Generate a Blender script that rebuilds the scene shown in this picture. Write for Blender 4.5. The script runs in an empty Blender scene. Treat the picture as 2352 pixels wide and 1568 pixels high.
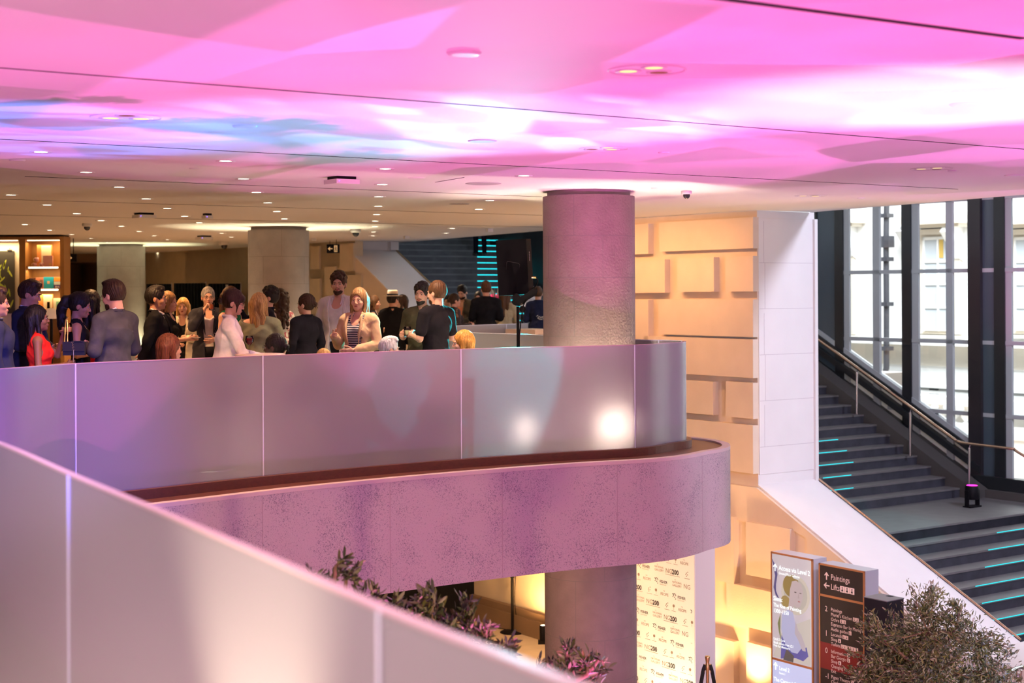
import bpy, bmesh, math, random
import numpy as np
from mathutils import Vector, Matrix
random.seed(7)
rng = np.random.default_rng(11)
SC = bpy.context.scene
COL = SC.collection
# ------------------------------------------------------------------ camera
F, CX, HZ, ROLL, EYE = 3500.0, 1176.0, 669.0, 0.005, 1.68   # focal px, principal column, horizon row, roll, eye height
cam_d = bpy.data.cameras.new('camera'); cam = bpy.data.objects.new('camera', cam_d); COL.objects.link(cam)
cam_d.sensor_width = 36.0; cam_d.lens = 36.0 * F / 2352.0
cam_d.shift_y = -(784.0 - HZ) / 2352.0
cam.matrix_world = Matrix.Translation((0, 0, EYE)) @ Matrix.Rotation(ROLL, 4, 'Y') @ Matrix.Rotation(math.pi/2, 4, 'X')
cam_d.dof.use_dof = True; cam_d.dof.focus_distance = 14.6; cam_d.dof.aperture_fstop = 2.4
cam_d.clip_end = 300
SC.camera = cam
# ------------------------------------------------------------------ world, exposure
SC.view_settings.view_transform = 'Standard'; SC.view_settings.look = 'None'
SC.view_settings.gamma = 1; SC.view_settings.exposure = 0.0
SC.view_settings.use_curve_mapping = False
W = bpy.data.worlds.new('overcast_sky'); SC.world = W; W.use_nodes = True
W.node_tree.nodes['Background'].inputs[0].default_value = (0.80, 0.90, 1.0, 1)
W.node_tree.nodes['Background'].inputs[1].default_value = 1.6
SC.cycles.max_bounces = 6; SC.cycles.diffuse_bounces = 4; SC.cycles.glossy_bounces = 3
SC.cycles.transmission_bounces = 5; SC.cycles.transparent_max_bounces = 8
SC.cycles.sample_clamp_indirect = 4.0; SC.cycles.caustics_reflective = False; SC.cycles.caustics_refractive = False
SC.cycles.use_denoising = True; SC.cycles.use_adaptive_sampling = True; SC.cycles.adaptive_threshold = 0.03
# ------------------------------------------------------------------ geometry frames
TH = math.atan2(0.580, 0.8145)
AX = np.array([math.cos(TH), math.sin(TH)]); BX = np.array([-math.sin(TH), math.cos(TH)])   # building grid directions
def ray(x, y):
    u = (x - CX) / F; v = (HZ - y) / F
    return u + ROLL*v, v - ROLL*u
def PD(x, y, d):
    u, v = ray(x, y); return Vector((u*d, d, EYE + v*d))
def PZ(x, y, z):
    u, v = ray(x, y); d = (z - EYE) / v; return Vector((u*d, d, z))
def PA(x, y, a):          # pixel on the vertical plane at grid coordinate a  ->  (b, z)
    u, v = ray(x, y); d = a / (u*AX[0] + AX[1]); return (u*d*BX[0] + d*BX[1], EYE + v*d)
def PB(x, y, b):
    u, v = ray(x, y); d = b / (u*BX[0] + BX[1]); return (u*d*AX[0] + d*AX[1], EYE + v*d)
def G(a, b, z):
    return Vector((a*AX[0] + b*BX[0], a*AX[1] + b*BX[1], z))
ZC = 1.14 + EYE           # ceiling underside
ZL = -5.92 + EYE          # lower hall floor
# ------------------------------------------------------------------ lamps
def aim(o, loc, target):
    o.location = loc
    o.rotation_euler = (Vector(target) - Vector(loc)).to_track_quat('-Z', 'Y').to_euler()
def spot(name, loc, target, power, color, angle, blend=0.5, size=0.05, gobo=None):
    d = bpy.data.lights.new(name, 'SPOT'); d.energy = power; d.color = color
    d.spot_size = math.radians(angle); d.spot_blend = blend; d.shadow_soft_size = size
    o = bpy.data.objects.new(name, d); COL.objects.link(o); aim(o, loc, target)
    if gobo: gobo(d)
    return o
def point(name, loc, power, color, size=0.1):
    d = bpy.data.lights.new(name, 'POINT'); d.energy = power; d.color = color; d.shadow_soft_size = size
    o = bpy.data.objects.new(name, d); COL.objects.link(o); o.location = loc; return o
def area(name, loc, target, power, color, sx, sy):
    d = bpy.data.lights.new(name, 'AREA'); d.energy = power; d.color = color; d.shape = 'RECTANGLE'; d.size = sx; d.size_y = sy
    o = bpy.data.objects.new(name, d); COL.objects.link(o); aim(o, loc, target); return o
def gobo_cells(scale, lo, hi, seed=0.0, stretch=1.0):
    """a glass gobo in the projector: facets of glass that pass more or less light"""
    def f(d):
        d.use_nodes = True; nt = d.node_tree; N = nt.nodes; L = nt.links
        em = N['Emission']
        tc = N.new('ShaderNodeTexCoord'); mp = N.new('ShaderNodeMapping'); mp.inputs['Location'].default_value = (seed, seed*1.7, 0)
        mp.inputs['Scale'].default_value = (1, stretch, 1)
        vo = N.new('ShaderNodeTexVoronoi'); vo.inputs['Scale'].default_value = scale
        no = N.new('ShaderNodeTexNoise'); no.inputs['Scale'].default_value = scale*1.6; no.inputs['Detail'].default_value = 3
        sep = N.new('ShaderNodeSeparateColor')
        r1 = N.new('ShaderNodeMapRange'); r1.inputs['To Min'].default_value = lo; r1.inputs['To Max'].default_value = hi
        r2 = N.new('ShaderNodeMapRange'); r2.inputs['From Min'].default_value = 0.3; r2.inputs['From Max'].default_value = 0.7
        r2.inputs['To Min'].default_value = 0.85; r2.inputs['To Max'].default_value = 1.15
        mu = N.new('ShaderNodeMath'); mu.operation = 'MULTIPLY'
        L.new(tc.outputs['Normal'], mp.inputs['Vector']); L.new(mp.outputs[0], vo.inputs['Vector']); L.new(mp.outputs[0], no.inputs['Vector'])
        L.new(vo.outputs['Color'], sep.inputs[0]); L.new(sep.outputs[0], r1.inputs['Value']); L.new(no.outputs[0], r2.inputs['Value'])
        L.new(r1.outputs[0], mu.inputs[0]); L.new(r2.outputs[0], mu.inputs[1]); L.new(mu.outputs[0], em.inputs['Strength'])
    return f
PINK = (1.0, 0.12, 0.58); MAG = (1.0, 0.20, 0.80); BLUE = (0.20, 0.30, 1.0); WARM = (1.0, 0.56, 0.24); WHITE = (1.0, 0.86, 0.72); CYAN = (0.0, 0.75, 0.80)
# stage projectors standing on the lower hall floor, washing the ceiling
spot('pink_projector', (1.2, 7.6, -3.6), (0.6, 6.6, ZC), 2300, PINK, 82, 0.3, 0.02, gobo_cells(4.2, 0.55, 1.2, 1.0))
spot('pink_projector', (-3.2, 8.3, -3.6), (-3.3, 7.4, ZC), 1000, PINK, 58, 0.5, 0.03, gobo_cells(3.0, 0.6, 1.2, 3.0))
spot('pink_projector', (1.7, 7.2, -3.4), (0.2, 13.9, ZC), 2000, PINK, 36, 0.2, 0.02, gobo_cells(8.0, 0.1, 1.4, 5.0))
spot('pink_projector', (-2.1, 7.0, -3.4), (-4.0, 12.6, ZC), 1500, PINK, 32, 0.15, 0.02, gobo_cells(8.0, 0.05, 1.4, 7.0))
spot('pink_projector', (5.6, 9.0, -3.4), (4.4, 12.0, ZC), 2300, MAG, 74, 0.3, 0.02, gobo_cells(5.0, 0.35, 1.4, 4.0))
spot('blue_projector', (-2.3, 7.8, -3.4), (-3.4, 10.7, ZC), 2600, (.10, .22, 1), 32, 0.6, 0.05, gobo_cells(9.0, 0.2, 1.6, 2.0, 3))
spot('blue_projector', (2.7, 9.6, -3.4), (-0.4, 10.7, ZC), 3600, (0.25, 0.50, 1.0), 36, 0.7, 0.05, gobo_cells(8.0, 0.3, 1.5, 6.0, 3))
spot('white_projector', (3.6, 8.4, -3.4), (2.6, 9.2, ZC), 2000, (0.45, 0.90, 1.0), 32, 0.8, 0.08, gobo_cells(4.0, 0.6, 1.3, 9.0, 2))
# lavender stage wash on stair pillar and parapet, from the void
spot('lavender_projector', (4.6, 9.5, 1.2), tuple(G(16.1, 15.5, -0.6)), 1500, (0.72, 0.70, 1.0), 50, 0.6, 0.2)
spot('violet_projector', (0.9, -0.6, 2.6), (-4.3, 12.3, 0.45), 9500, (0.16, 0.16, 1.0), 16, 0.9, 0.1)
spot('violet_projector', (5.2, 11.5, -2.6), (2.2, 17.3, -0.2), 420, (0.35, 0.40, 1.0), 34, 0.9, 0.2)
# warm cove light above the stone wall, warm lamps in the lower hall
area('warm_cove_light', tuple(G(14.2, 17.9, 2.72)), tuple(G(15.3, 17.9, -1.0)), 95, (1, .47, .18), 3.9, .12)
spot('warm_wall_washer', tuple(G(12.2, 16.4, -1.4)), tuple(G(15.5, 14.4, -3.0)), 95, (1, .42, .14), 120, 0.9, 0.10)
for px_ in (1752, 1640, 1850):
    b_ = PA(px_, 1620, 15.5)[0]; spot('warm_floor_uplight', tuple(G(15.0, b_, ZL+0.12)), tuple(G(15.4, b_, ZL+2.5)), 330 if px_ == 1752 else 190, (1, .56, .22), 105, 0.9, 0.06)
# daylight bank outside lighting the neighbouring facade
area('soft_daylight', tuple(G(28, 22, 14)), tuple(G(35, 24, -1)), 9000, (.95, .98, 1), 14, 8)
# cyan stage light standing on the stair foot, behind the loudspeaker
spot('cyan_projector', (0.19, 27.62, 1.36), (-1.15, 15, 0.45), 4200, CYAN, 19, 0.3, 0.02)
spot('cyan_band_fill', (.02, 18.42, 1.62), (-.85, 15.2, 0.90), 1300, CYAN, 54, 0.2, 0.012)  # added lamp: throws the cyan band on the front glass
sp_ = PZ(2233, 1164, ZL + 14*.1635)
spot('magenta_batten', (sp_.x, sp_.y, sp_.z+.37), tuple(Vector((sp_.x, sp_.y, 2.0)) + (G(22.2, 0, 0)-G(21.9, 0, 0))), 700, (1.0, 0.02, 0.42), 60, 0.9, 0.04)
spot('teal_projector', tuple(G(17.2, 12.0, 3.2)), tuple(G(18.2, 16.2, -2.0)), 500, (0.0, .8, .8), 22, 0.2, 0.05)
spot('stair_fill_spot', tuple(G(17.8, 6.0, 6.5)), tuple(G(19.0, 16, -1.0)), 3800, (.74, .78, 1.0), 70, 0.8, 0.8)  # added spot standing in for daylight, brightens stair and parapet
# added unseen spots at the near ceiling, brightening the near balustrade
for q in ((-2.6, 4.6), (-1.2, 2.2), (-3.4, 1.4), (-0.8, -1.2)): spot('near_fill_spot', (q[0], q[1], ZC-.03), (q[0], q[1], 0), 400, (1, .76, .74), 130, .7, .05)
# added warm fill spots on the olive trees, without fittings
spot('tree_fill_spot', (0.6, 3.4, -1.3), (-0.3, 9.0, -1.2), 1100, (1, .62, .34), 60, .9, .1)
spot('tree_fill_spot', (3.2, 8.8, -1.0), (3.8, 13.5, -1.6), 560, (1, .66, .42), 45, .9, .1)
spot('tree_fill_spot', (6.0, 11.0, 0.6), (3.8, 13.5, -1.6), 330, (1, .74, .55), 40, .9, .1)
spot('fascia_fill_spot', (4.0, 8.4, -3.2), (-0.2, 15.0, -0.75), 700, (.85, .20, .80), 66, .9, .15)  # added spot that tints the slab fascia
for x_ in (-16, -12.5, -8.5, -5.5): spot('back_wall_fill', (x_, 44.6, ZC-.05), (x_, 46.8, 1.0), 120, (1, .50, .20), 130, .8, .08)  # added spots lifting the dark back wall
spot('lower_column_fill', (-1.6, 14.9, -1.25), (.8, 17.4, -3.2), 260, (1, .60, .40), 100, .8, .08)  # added spots, warm and lavender, to brighten the lower column
spot('lower_column_fill', (2.9, 15.6, -1.6), (1.0, 17.4, -2.6), 60, (.75, .55, 1), 70, .8, .08)
# ------------------------------------------------------------------ materials
def mat(name, color, rough=0.6, metal=0.0, spec=0.5, bump=0.0, bscale=30, var=0.0, vscale=4, emit=None, estr=0.0, detail=4, alpha=None):
    m = bpy.data.materials.new(name); m.use_nodes = True; nt = m.node_tree; N = nt.nodes; L = nt.links
    b = N['Principled BSDF']
    c = tuple(color) + (1,)
    b.inputs['Base Color'].default_value = c; b.inputs['Roughness'].default_value = rough; b.inputs['Metallic'].default_value = metal
    b.inputs['Specular IOR Level'].default_value = spec
    tc = N.new('ShaderNodeTexCoord')
    if var > 0:
        no = N.new('ShaderNodeTexNoise'); no.inputs['Scale'].default_value = vscale; no.inputs['Detail'].default_value = detail
        mr = N.new('ShaderNodeMapRange'); mr.inputs['From Min'].default_value = .3; mr.inputs['From Max'].default_value = .7
        mr.inputs['To Min'].default_value = 1-var; mr.inputs['To Max'].default_value = 1+var
        mx = N.new('ShaderNodeVectorMath'); mx.operation = 'SCALE'; mx.inputs[0].default_value = color
        L.new(tc.outputs['Object'], no.inputs['Vector']); L.new(no.outputs[0], mr.inputs['Value']); L.new(mr.outputs[0], mx.inputs['Scale'])
        L.new(mx.outputs[0], b.inputs['Base Color'])
    if bump > 0:
        n2 = N.new('ShaderNodeTexNoise'); n2.inputs['Scale'].default_value = bscale; n2.inputs['Detail'].default_value = 5
        bp = N.new('ShaderNodeBump'); bp.inputs['Strength'].default_value = bump; bp.inputs['Distance'].default_value = 0.01
        L.new(tc.outputs['Object'], n2.inputs['Vector']); L.new(n2.outputs[0], bp.inputs['Height']); L.new(bp.outputs[0], b.inputs['Normal'])
    if emit:
        b.inputs['Emission Color'].default_value = tuple(emit)+(1,); b.inputs['Emission Strength'].default_value = estr
    return m
def speckle_stone(name, c0, c1, scale=85, thr=(0.56, 0.66)):
    m = mat(name, c0, 0.75, bump=0.25, bscale=60); N = m.node_tree.nodes; L = m.node_tree.links; b = N['Principled BSDF']
    tc = [n for n in N if n.type == 'TEX_COORD'][0]
    n1 = N.new('ShaderNodeTexNoise'); n1.inputs['Scale'].default_value = scale; n1.inputs['Detail'].default_value = 3; n1.inputs['Distortion'].default_value = 1.2
    n2 = N.new('ShaderNodeTexNoise'); n2.inputs['Scale'].default_value = 3.0; n2.inputs['Detail'].default_value = 4
    ad = N.new('ShaderNodeMath'); ad.operation = 'MULTIPLY_ADD'; ad.inputs[1].default_value = 0.35; 
    mr = N.new('ShaderNodeMapRange'); mr.inputs['From Min'].default_value = thr[0]+0.17; mr.inputs['From Max'].default_value = thr[1]+0.17
    mx = N.new('ShaderNodeMix'); mx.data_type = 'RGBA'; mx.inputs[6].default_value = tuple(c0)+(1,); mx.inputs[7].default_value = tuple(c1)+(1,)
    L.new(tc.outputs['Object'], n1.inputs['Vector']); L.new(tc.outputs['Object'], n2.inputs['Vector'])
    L.new(n2.outputs[0], ad.inputs[0]); L.new(n1.outputs[0], ad.inputs[2]); L.new(ad.outputs[0], mr.inputs['Value'])
    L.new(mr.outputs[0], mx.inputs[0]); L.new(mx.outputs[2], b.inputs['Base Color'])
    return m
def wood(name, c0, c1, rough=0.45, sc=(2, 30, 30)):
    m = mat(name, c0, rough); N = m.node_tree.nodes; L = m.node_tree.links; b = N['Principled BSDF']
    tc = [n for n in N if n.type == 'TEX_COORD'][0]; mp = N.new('ShaderNodeMapping'); mp.inputs['Scale'].default_value = sc
    n1 = N.new('ShaderNodeTexNoise'); n1.inputs['Scale'].default_value = 1.0; n1.inputs['Detail'].default_value = 4; n1.inputs['Distortion'].default_value = .6
    mx = N.new('ShaderNodeMix'); mx.data_type = 'RGBA'; mx.inputs[6].default_value = tuple(c0)+(1,); mx.inputs[7].default_value = tuple(c1)+(1,)
    L.new(tc.outputs['Object'], mp.inputs['Vector']); L.new(mp.outputs[0], n1.inputs['Vector']); L.new(n1.outputs[0], mx.inputs[0]); L.new(mx.outputs[2], b.inputs['Base Color'])
    return m
def frosted(name, col, transl=0.5, gloss=0.08):
    """acid-etched laminated glass: scatters light both ways"""
    m = bpy.data.materials.new(name); m.use_nodes = True; N = m.node_tree.nodes; L = m.node_tree.links
    N.remove(N['Principled BSDF']); out = N['Material Output']
    d = N.new('ShaderNodeBsdfDiffuse'); d.inputs[0].default_value = tuple(col)+(1,)
    t = N.new('ShaderNodeBsdfTranslucent'); t.inputs[0].default_value = tuple(col)+(1,)
    g = N.new('ShaderNodeBsdfGlossy'); g.inputs['Roughness'].default_value = 0.22; g.inputs[0].default_value = (1, 1, 1, 1)
    fr = N.new('ShaderNodeFresnel'); fr.inputs[0].default_value = 1.5
    tr = N.new('ShaderNodeBsdfTransparent'); tr.inputs[0].default_value = (.9, .9, .95, 1)
    m1 = N.new('ShaderNodeMixShader'); m1.inputs[0].default_value = transl; m2 = N.new('ShaderNodeMixShader'); m3 = N.new('ShaderNodeMixShader'); m3.inputs[0].default_value = 0.10
    L.new(d.outputs[0], m1.inputs[1]); L.new(t.outputs[0], m1.inputs[2])
    L.new(m1.outputs[0], m3.inputs[1]); L.new(tr.outputs[0], m3.inputs[2])
    L.new(fr.outputs[0], m2.inputs[0]); L.new(m3.outputs[0], m2.inputs[1]); L.new(g.outputs[0], m2.inputs[2]); L.new(m2.outputs[0], out.inputs[0])
    return m
def glassmat(name, tint=(1, 1, 1), rough=0.0):
    m = bpy.data.materials.new(name); m.use_nodes = True; N = m.node_tree.nodes; L = m.node_tree.links
    N.remove(N['Principled BSDF']); out = N['Material Output']
    tr = N.new('ShaderNodeBsdfTransparent'); tr.inputs[0].default_value = tuple(tint)+(1,)
    g = N.new('ShaderNodeBsdfGlossy'); g.inputs['Roughness'].default_value = rough
    fr = N.new('ShaderNodeFresnel'); fr.inputs[0].default_value = 1.35
    m2 = N.new('ShaderNodeMixShader'); L.new(fr.outputs[0], m2.inputs[0]); L.new(tr.outputs[0], m2.inputs[1]); L.new(g.outputs[0], m2.inputs[2]); L.new(m2.outputs[0], out.inputs[0])
    return m
def emis(name, color, s):
    m = bpy.data.materials.new(name); m.use_nodes = True; N = m.node_tree.nodes; L = m.node_tree.links
    N.remove(N['Principled BSDF']); e = N.new('ShaderNodeEmission'); e.inputs[0].default_value = tuple(color)+(1,); e.inputs[1].default_value = s
    L.new(e.outputs[0], N['Material Output'].inputs[0]); return m
M = {}
M['ceil'] = mat('ceiling_plaster', (.80, .79, .80), 0.7)
M['stone'] = mat('limestone', (.72, .60, .48), 0.7, bump=.15, bscale=40, var=.05, vscale=2.0)
M['stone_w'] = mat('pale_limestone', (.80, .77, .76), 0.65, bump=.08, bscale=40, var=.025, vscale=2.0)
M['col'] = mat('column_sandstone', (.30, .255, .25), 0.7, bump=.5, bscale=45, var=.08, vscale=5.0)
M['col1'] = mat('dark_sandstone', (.235, .175, .165), 0.65, bump=.7, bscale=38, var=.10, vscale=5.0)
M['joint'] = mat('joint_mortar', (.20, .17, .16), 0.9)
M['fascia'] = speckle_stone('fossil_limestone', (.50, .42, .42), (.22, .19, .22))
M['rim'] = mat('rim_limestone', (.62, .50, .48), 0.6, var=.04)
M['wood'] = wood('walnut', (.16, .055, .028), (.075, .028, .018))
M['oak'] = wood('oak', (.42, .20, .06), (.30, .14, .04), sc=(12, 12, 2))
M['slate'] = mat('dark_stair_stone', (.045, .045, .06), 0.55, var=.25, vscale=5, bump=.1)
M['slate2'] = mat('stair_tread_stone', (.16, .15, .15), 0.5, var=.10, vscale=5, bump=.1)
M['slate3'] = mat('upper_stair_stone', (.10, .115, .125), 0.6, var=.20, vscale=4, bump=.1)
M['floor'] = mat('upper_floor_stone', (.46, .40, .35), 0.35, var=.05)
M['lfloor'] = mat('lower_floor_stone', (.62, .50, .38), 0.4, var=.06)
M['brown'] = mat('brown_wall', (.26, .17, .10), 0.8)
M['tan'] = mat('tan_wall', (.36, .26, .15), 0.8)
M['blackwall'] = mat('black_drape', (.010, .010, .012), 0.9, spec=.1)
M['frost'] = frosted('frosted_glass', (.52, .49, .54), 0.50)
M['glassedge'] = mat('glass_edge', (.70, .72, .90), 0.2, spec=.8)
M['gap'] = mat('dark_groove', (.012, .010, .014), 0.8)
M['frame_d'] = mat('black_window_frame', (.012, .014, .017), 0.35, spec=.6)
M['frame_l'] = mat('grey_window_frame', (.40, .43, .45), 0.45, spec=.5)
M['frame_g'] = mat('slate_glass_panel', (.06, .085, .11), 0.25, spec=.6)
M['pane'] = glassmat('window_glass', (.97, .99, 1))
M['steel'] = mat('brushed_steel', (.62, .58, .60), 0.25, metal=1)
M['bronze'] = mat('bronze_handrail', (.75, .50, .36), 0.25, metal=1)
M['brass'] = mat('brass', (.80, .55, .25), 0.28, metal=1)
M['black'] = mat('black_plastic', (.008, .007, .009), 0.5, spec=.12)
M['white'] = mat('white_plastic', (.75, .75, .75), 0.5)
M['ext'] = mat('outside_white_stucco', (.90, .90, .88), 0.8, var=.03, vscale=1)
M['ext2'] = mat('outside_cream_stone', (.72, .66, .56), 0.8, var=.06, vscale=1)
M['extglass'] = mat('outside_window_glass', (.55, .60, .64), 0.1)  # pale colour stands for the bright reflection in the panes
M['blind'] = mat('orange_blind', (.62, .42, .10), 0.8)
M['pipe'] = mat('dark_downpipe', (.05, .05, .06), 0.5)
M['lamp'] = emis('lamp_glow', (1.0, .86, .62), 14)
M['lampdim'] = emis('lamp_glow_dim', (1.0, .72, .30), 1.6)
M['cyanled'] = emis('cyan_led', (0.02, .75, .85), 1.6)
M['shelfled'] = emis('shelf_led', (1.0, .88, .62), 3.0)
# ------------------------------------------------------------------ mesh helpers
class MB:
    def __init__(s): s.v = []; s.f = []; s.mi = []; s.sm = []
    def add(s, vs, fs, mi=0, smooth=False):
        n = len(s.v); s.v += [tuple(v) for v in vs]; s.f += [tuple(i+n for i in f) for f in fs]; s.mi += [mi]*len(fs); s.sm += [smooth]*len(fs)
    def box(s, c, d, rz=0, mi=0, R=None):
        x, y, z = [k/2 for k in d]; vs = []
        M3 = R if R is not None else Matrix.Rotation(rz, 3, 'Z')
        for sx in (-1, 1):
            for sy in (-1, 1):
                for sz in (-1, 1): vs.append(Vector(c) + M3 @ Vector((sx*x, sy*y, sz*z)))
        s.add(vs, [(0,1,3,2),(4,6,7,5),(0,4,5,1),(2,3,7,6),(0,2,6,4),(1,5,7,3)], mi)
    def gbox(s, a0, a1, b0, b1, z0, z1, mi=0):        # box on the building grid
        vs = [G(a, b, z) for a in (a0, a1) for b in (b0, b1) for z in (z0, z1)]
        s.add(vs, [(0,1,3,2),(4,6,7,5),(0,4,5,1),(2,3,7,6),(0,2,6,4),(1,5,7,3)], mi)
    def hexa(s, vs, mi=0):                             # 8 points, order a,b,z as gbox
        s.add(vs, [(0,1,3,2),(4,6,7,5),(0,4,5,1),(2,3,7,6),(0,2,6,4),(1,5,7,3)], mi)
    def extr(s, pts, off, mi=0):                       # polygon pts (3d) extruded by vector off
        n = len(pts); off = Vector(off); a = [Vector(p) for p in pts]; b = [p+off for p in a]
        s.add(a+b, [tuple(range(n))[::-1], tuple(range(n, 2*n))] + [(i, (i+1) % n, n+(i+1) % n, n+i) for i in range(n)], mi)
    def prism(s, poly, z0, z1, mi=0):
        s.extr([(p[0], p[1], z0) for p in poly], (0, 0, z1-z0), mi)
    def lathe(s, prof, c=(0, 0, 0), n=24, mi=0, smooth=True, R=None, caps=True):
        vs = []; fs = []
        for (r, z) in prof:
            for k in range(n):
                t = 2*math.pi*k/n; v = Vector((r*math.cos(t), r*math.sin(t), z))
                if R is not None: v = R @ v
                vs.append(Vector(c)+v)
        for j in range(len(prof)-1):
            for k in range(n): fs.append((j*n+k, j*n+(k+1) % n, (j+1)*n+(k+1) % n, (j+1)*n+k))
        s.add(vs, fs, mi, smooth)
        if caps:
            m = len(prof)-1
            s.add(vs[:n], [tuple(range(n))[::-1]], mi); s.add(vs[m*n:], [tuple(range(n))], mi)
    def tube(s, pts, r, n=8, mi=0, caps=True, closed=False):
        pts = [Vector(p) for p in pts]; m = len(pts); rs = r if isinstance(r, (list, tuple)) else [r]*m
        vs = []; up = None
        for i, p in enumerate(pts):
            t = (pts[min(i+1, m-1)] - pts[max(i-1, 0)]).normalized()
            if up is None: up = Vector((0, 0, 1)) if abs(t.z) < .95 else Vector((1, 0, 0))
            x = t.cross(up).normalized(); up = x.cross(t).normalized()
            for k in range(n):
                a = 2*math.pi*k/n; vs.append(p + (x*math.cos(a) + up*math.sin(a))*rs[i])
        fs = [(i*n+k, i*n+(k+1) % n, (i+1)*n+(k+1) % n, (i+1)*n+k) for i in range(m-1) for k in range(n)]
        s.add(vs, fs, mi, True)
        if caps: s.add(vs[:n], [tuple(range(n))[::-1]], mi); s.add(vs[-n:], [tuple(range(n))], mi)
    def ball(s, c, r, n=10, mi=0, R=None):
        rx, ry, rz = r if isinstance(r, (tuple, list)) else (r, r, r); m = n//2+1; vs = []; fs = []
        for j in range(m+1):
            ph = math.pi*j/m
            for k in range(n):
                t = 2*math.pi*k/n; v = Vector((rx*math.sin(ph)*math.cos(t), ry*math.sin(ph)*math.sin(t), rz*math.cos(ph)))
                if R is not None: v = R @ v
                vs.append(Vector(c)+v)
        for j in range(m):
            for k in range(n): fs.append((j*n+k, (j+1)*n+k, (j+1)*n+(k+1) % n, j*n+(k+1) % n))
        s.add(vs, fs, mi, True)
    def ribbon(s, pts2, z0, z1, th, mi=0, smooth=True): # vertical strip following 2d polyline with thickness
        n = len(pts2); P = [Vector(p).to_2d() if len(p) > 2 else Vector(p) for p in pts2]; nr = []
        for i in range(n):
            t = (P[min(i+1, n-1)] - P[max(i-1, 0)]).normalized(); nr.append(Vector((t.y, -t.x)))
        ring = []
        for i in range(n):
            for sg, z in ((-.5, z0), (-.5, z1), (.5, z1), (.5, z0)):
                q = P[i] + nr[i]*sg*th; ring.append((q.x, q.y, z))
        fs = []
        for i in range(n-1):
            for k in range(4): fs.append((i*4+k, i*4+(k+1) % 4, (i+1)*4+(k+1) % 4, (i+1)*4+k))
        s.add(ring, fs, mi, False); s.add(ring[:4], [(0, 1, 2, 3)], mi); s.add(ring[-4:], [(3, 2, 1, 0)], mi)
    def mesh(s, name, mats, origin=None, rz=0):
        me = bpy.data.meshes.new(name); vs = s.v
        if origin is not None:
            O = Vector(origin); c, sn = math.cos(-rz), math.sin(-rz)
            vs = [(c*(v[0]-O.x)-sn*(v[1]-O.y), sn*(v[0]-O.x)+c*(v[1]-O.y), v[2]-O.z) for v in vs]
        me.from_pydata(vs, [], s.f)
        for m in (mats if isinstance(mats, (list, tuple)) else [mats]): me.materials.append(M[m] if isinstance(m, str) else m)
        me.polygons.foreach_set('material_index', s.mi); me.polygons.foreach_set('use_smooth', s.sm)
        me.update(); me.validate()
        bm = bmesh.new(); bm.from_mesh(me); bmesh.ops.recalc_face_normals(bm, faces=bm.faces); bm.to_mesh(me); bm.free()
        return me
def tag(o, label=None, cat=None, group=None, kind=None):
    if label: o['label'] = label
    if cat: o['category'] = cat
    if group: o['group'] = group
    if kind: o['kind'] = kind
    return o
def obj(name, mb, mats, parent=None, world=False, origin=None):
    """one mesh object; world=True: the MB is in world coordinates and the parent is an unrotated empty at parent.location"""
    if world and parent is not None: origin = parent.location
    me = mb.mesh(name, mats, origin) if isinstance(mb, MB) else mb
    o = bpy.data.objects.new(name, me); COL.objects.link(o)
    if parent is not None: o.parent = parent
    elif origin is not None: o.location = origin
    return o
def struct(name, mb, mats, parent=None):
    o = obj(name, mb, mats, parent)
    if parent is None: o['kind'] = 'structure'
    return o
def thing(name, label, cat, loc, rz=0, group=None):
    o = bpy.data.objects.new(name, None); COL.objects.link(o); o.empty_display_size = .1
    o.location = loc; o.rotation_euler = (0, 0, rz); return tag(o, label, cat, group)
def dup(src, loc=None, rz=None, label=None, group=None, parent=None):
    c = src.copy(); COL.objects.link(c)
    if parent is not None: c.parent = parent
    if loc is not None: c.location = loc
    if rz is not None: c.rotation_euler = (0, 0, rz)
    if label: c['label'] = label
    if group: c['group'] = group
    for ch in list(src.children): dup(ch, parent=c)
    return c
_txt = {}
def text_polys(body, bold=0.0, ext=0.0):
    k = (body, bold, ext)
    if k not in _txt:
        cu = bpy.data.curves.new('t', 'FONT'); cu.body = body; cu.size = 1.0; cu.offset = bold; cu.resolution_u = 2; cu.extrude = ext
        o = bpy.data.objects.new('t', cu); COL.objects.link(o)
        bpy.context.view_layer.update()
        me = bpy.data.meshes.new_from_object(o.evaluated_get(bpy.context.evaluated_depsgraph_get()))
        _txt[k] = ([v.co.copy() for v in me.vertices], [tuple(p.vertices) for p in me.polygons])
        bpy.data.objects.remove(o); bpy.data.curves.remove(cu); bpy.data.meshes.remove(me)
    return _txt[k]
def put_text(mb, body, size, origin, ux, uz, bold=0.0, mi=0, sx=1.0, center=False):
    vs, fs = text_polys(body, bold)
    if not vs: return 0
    w = max(v.x for v in vs)*size*sx
    o = Vector(origin) - (Vector(ux)*w/2 if center else Vector((0, 0, 0)))
    mb.add([o + Vector(ux)*(v.x*size*sx) + Vector(uz)*(v.y*size) for v in vs], fs, mi)
    return w
def smooth_line(pts, n=6):
    """Catmull-Rom through 2d/3d points"""
    P = [Vector(p) for p in pts]; P = [P[0]*2-P[1]] + P + [P[-1]*2-P[-2]]; out = []
    for i in range(1, len(P)-2):
        for k in range(n):
            t = k/n; a, b, c, d = P[i-1], P[i], P[i+1], P[i+2]
            out.append(.5*((2*b)+(c-a)*t+(2*a-5*b+4*c-d)*t*t+(-a+3*b-3*c+d)*t**3))
    out.append(P[-2]); return out
def offset_line(pts, d):
    out = []
    for i in range(len(pts)):
        t = (pts[min(i+1, len(pts)-1)] - pts[max(i-1, 0)]).normalized(); out.append(pts[i] + Vector((t.y, -t.x))*d)
    return out
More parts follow.
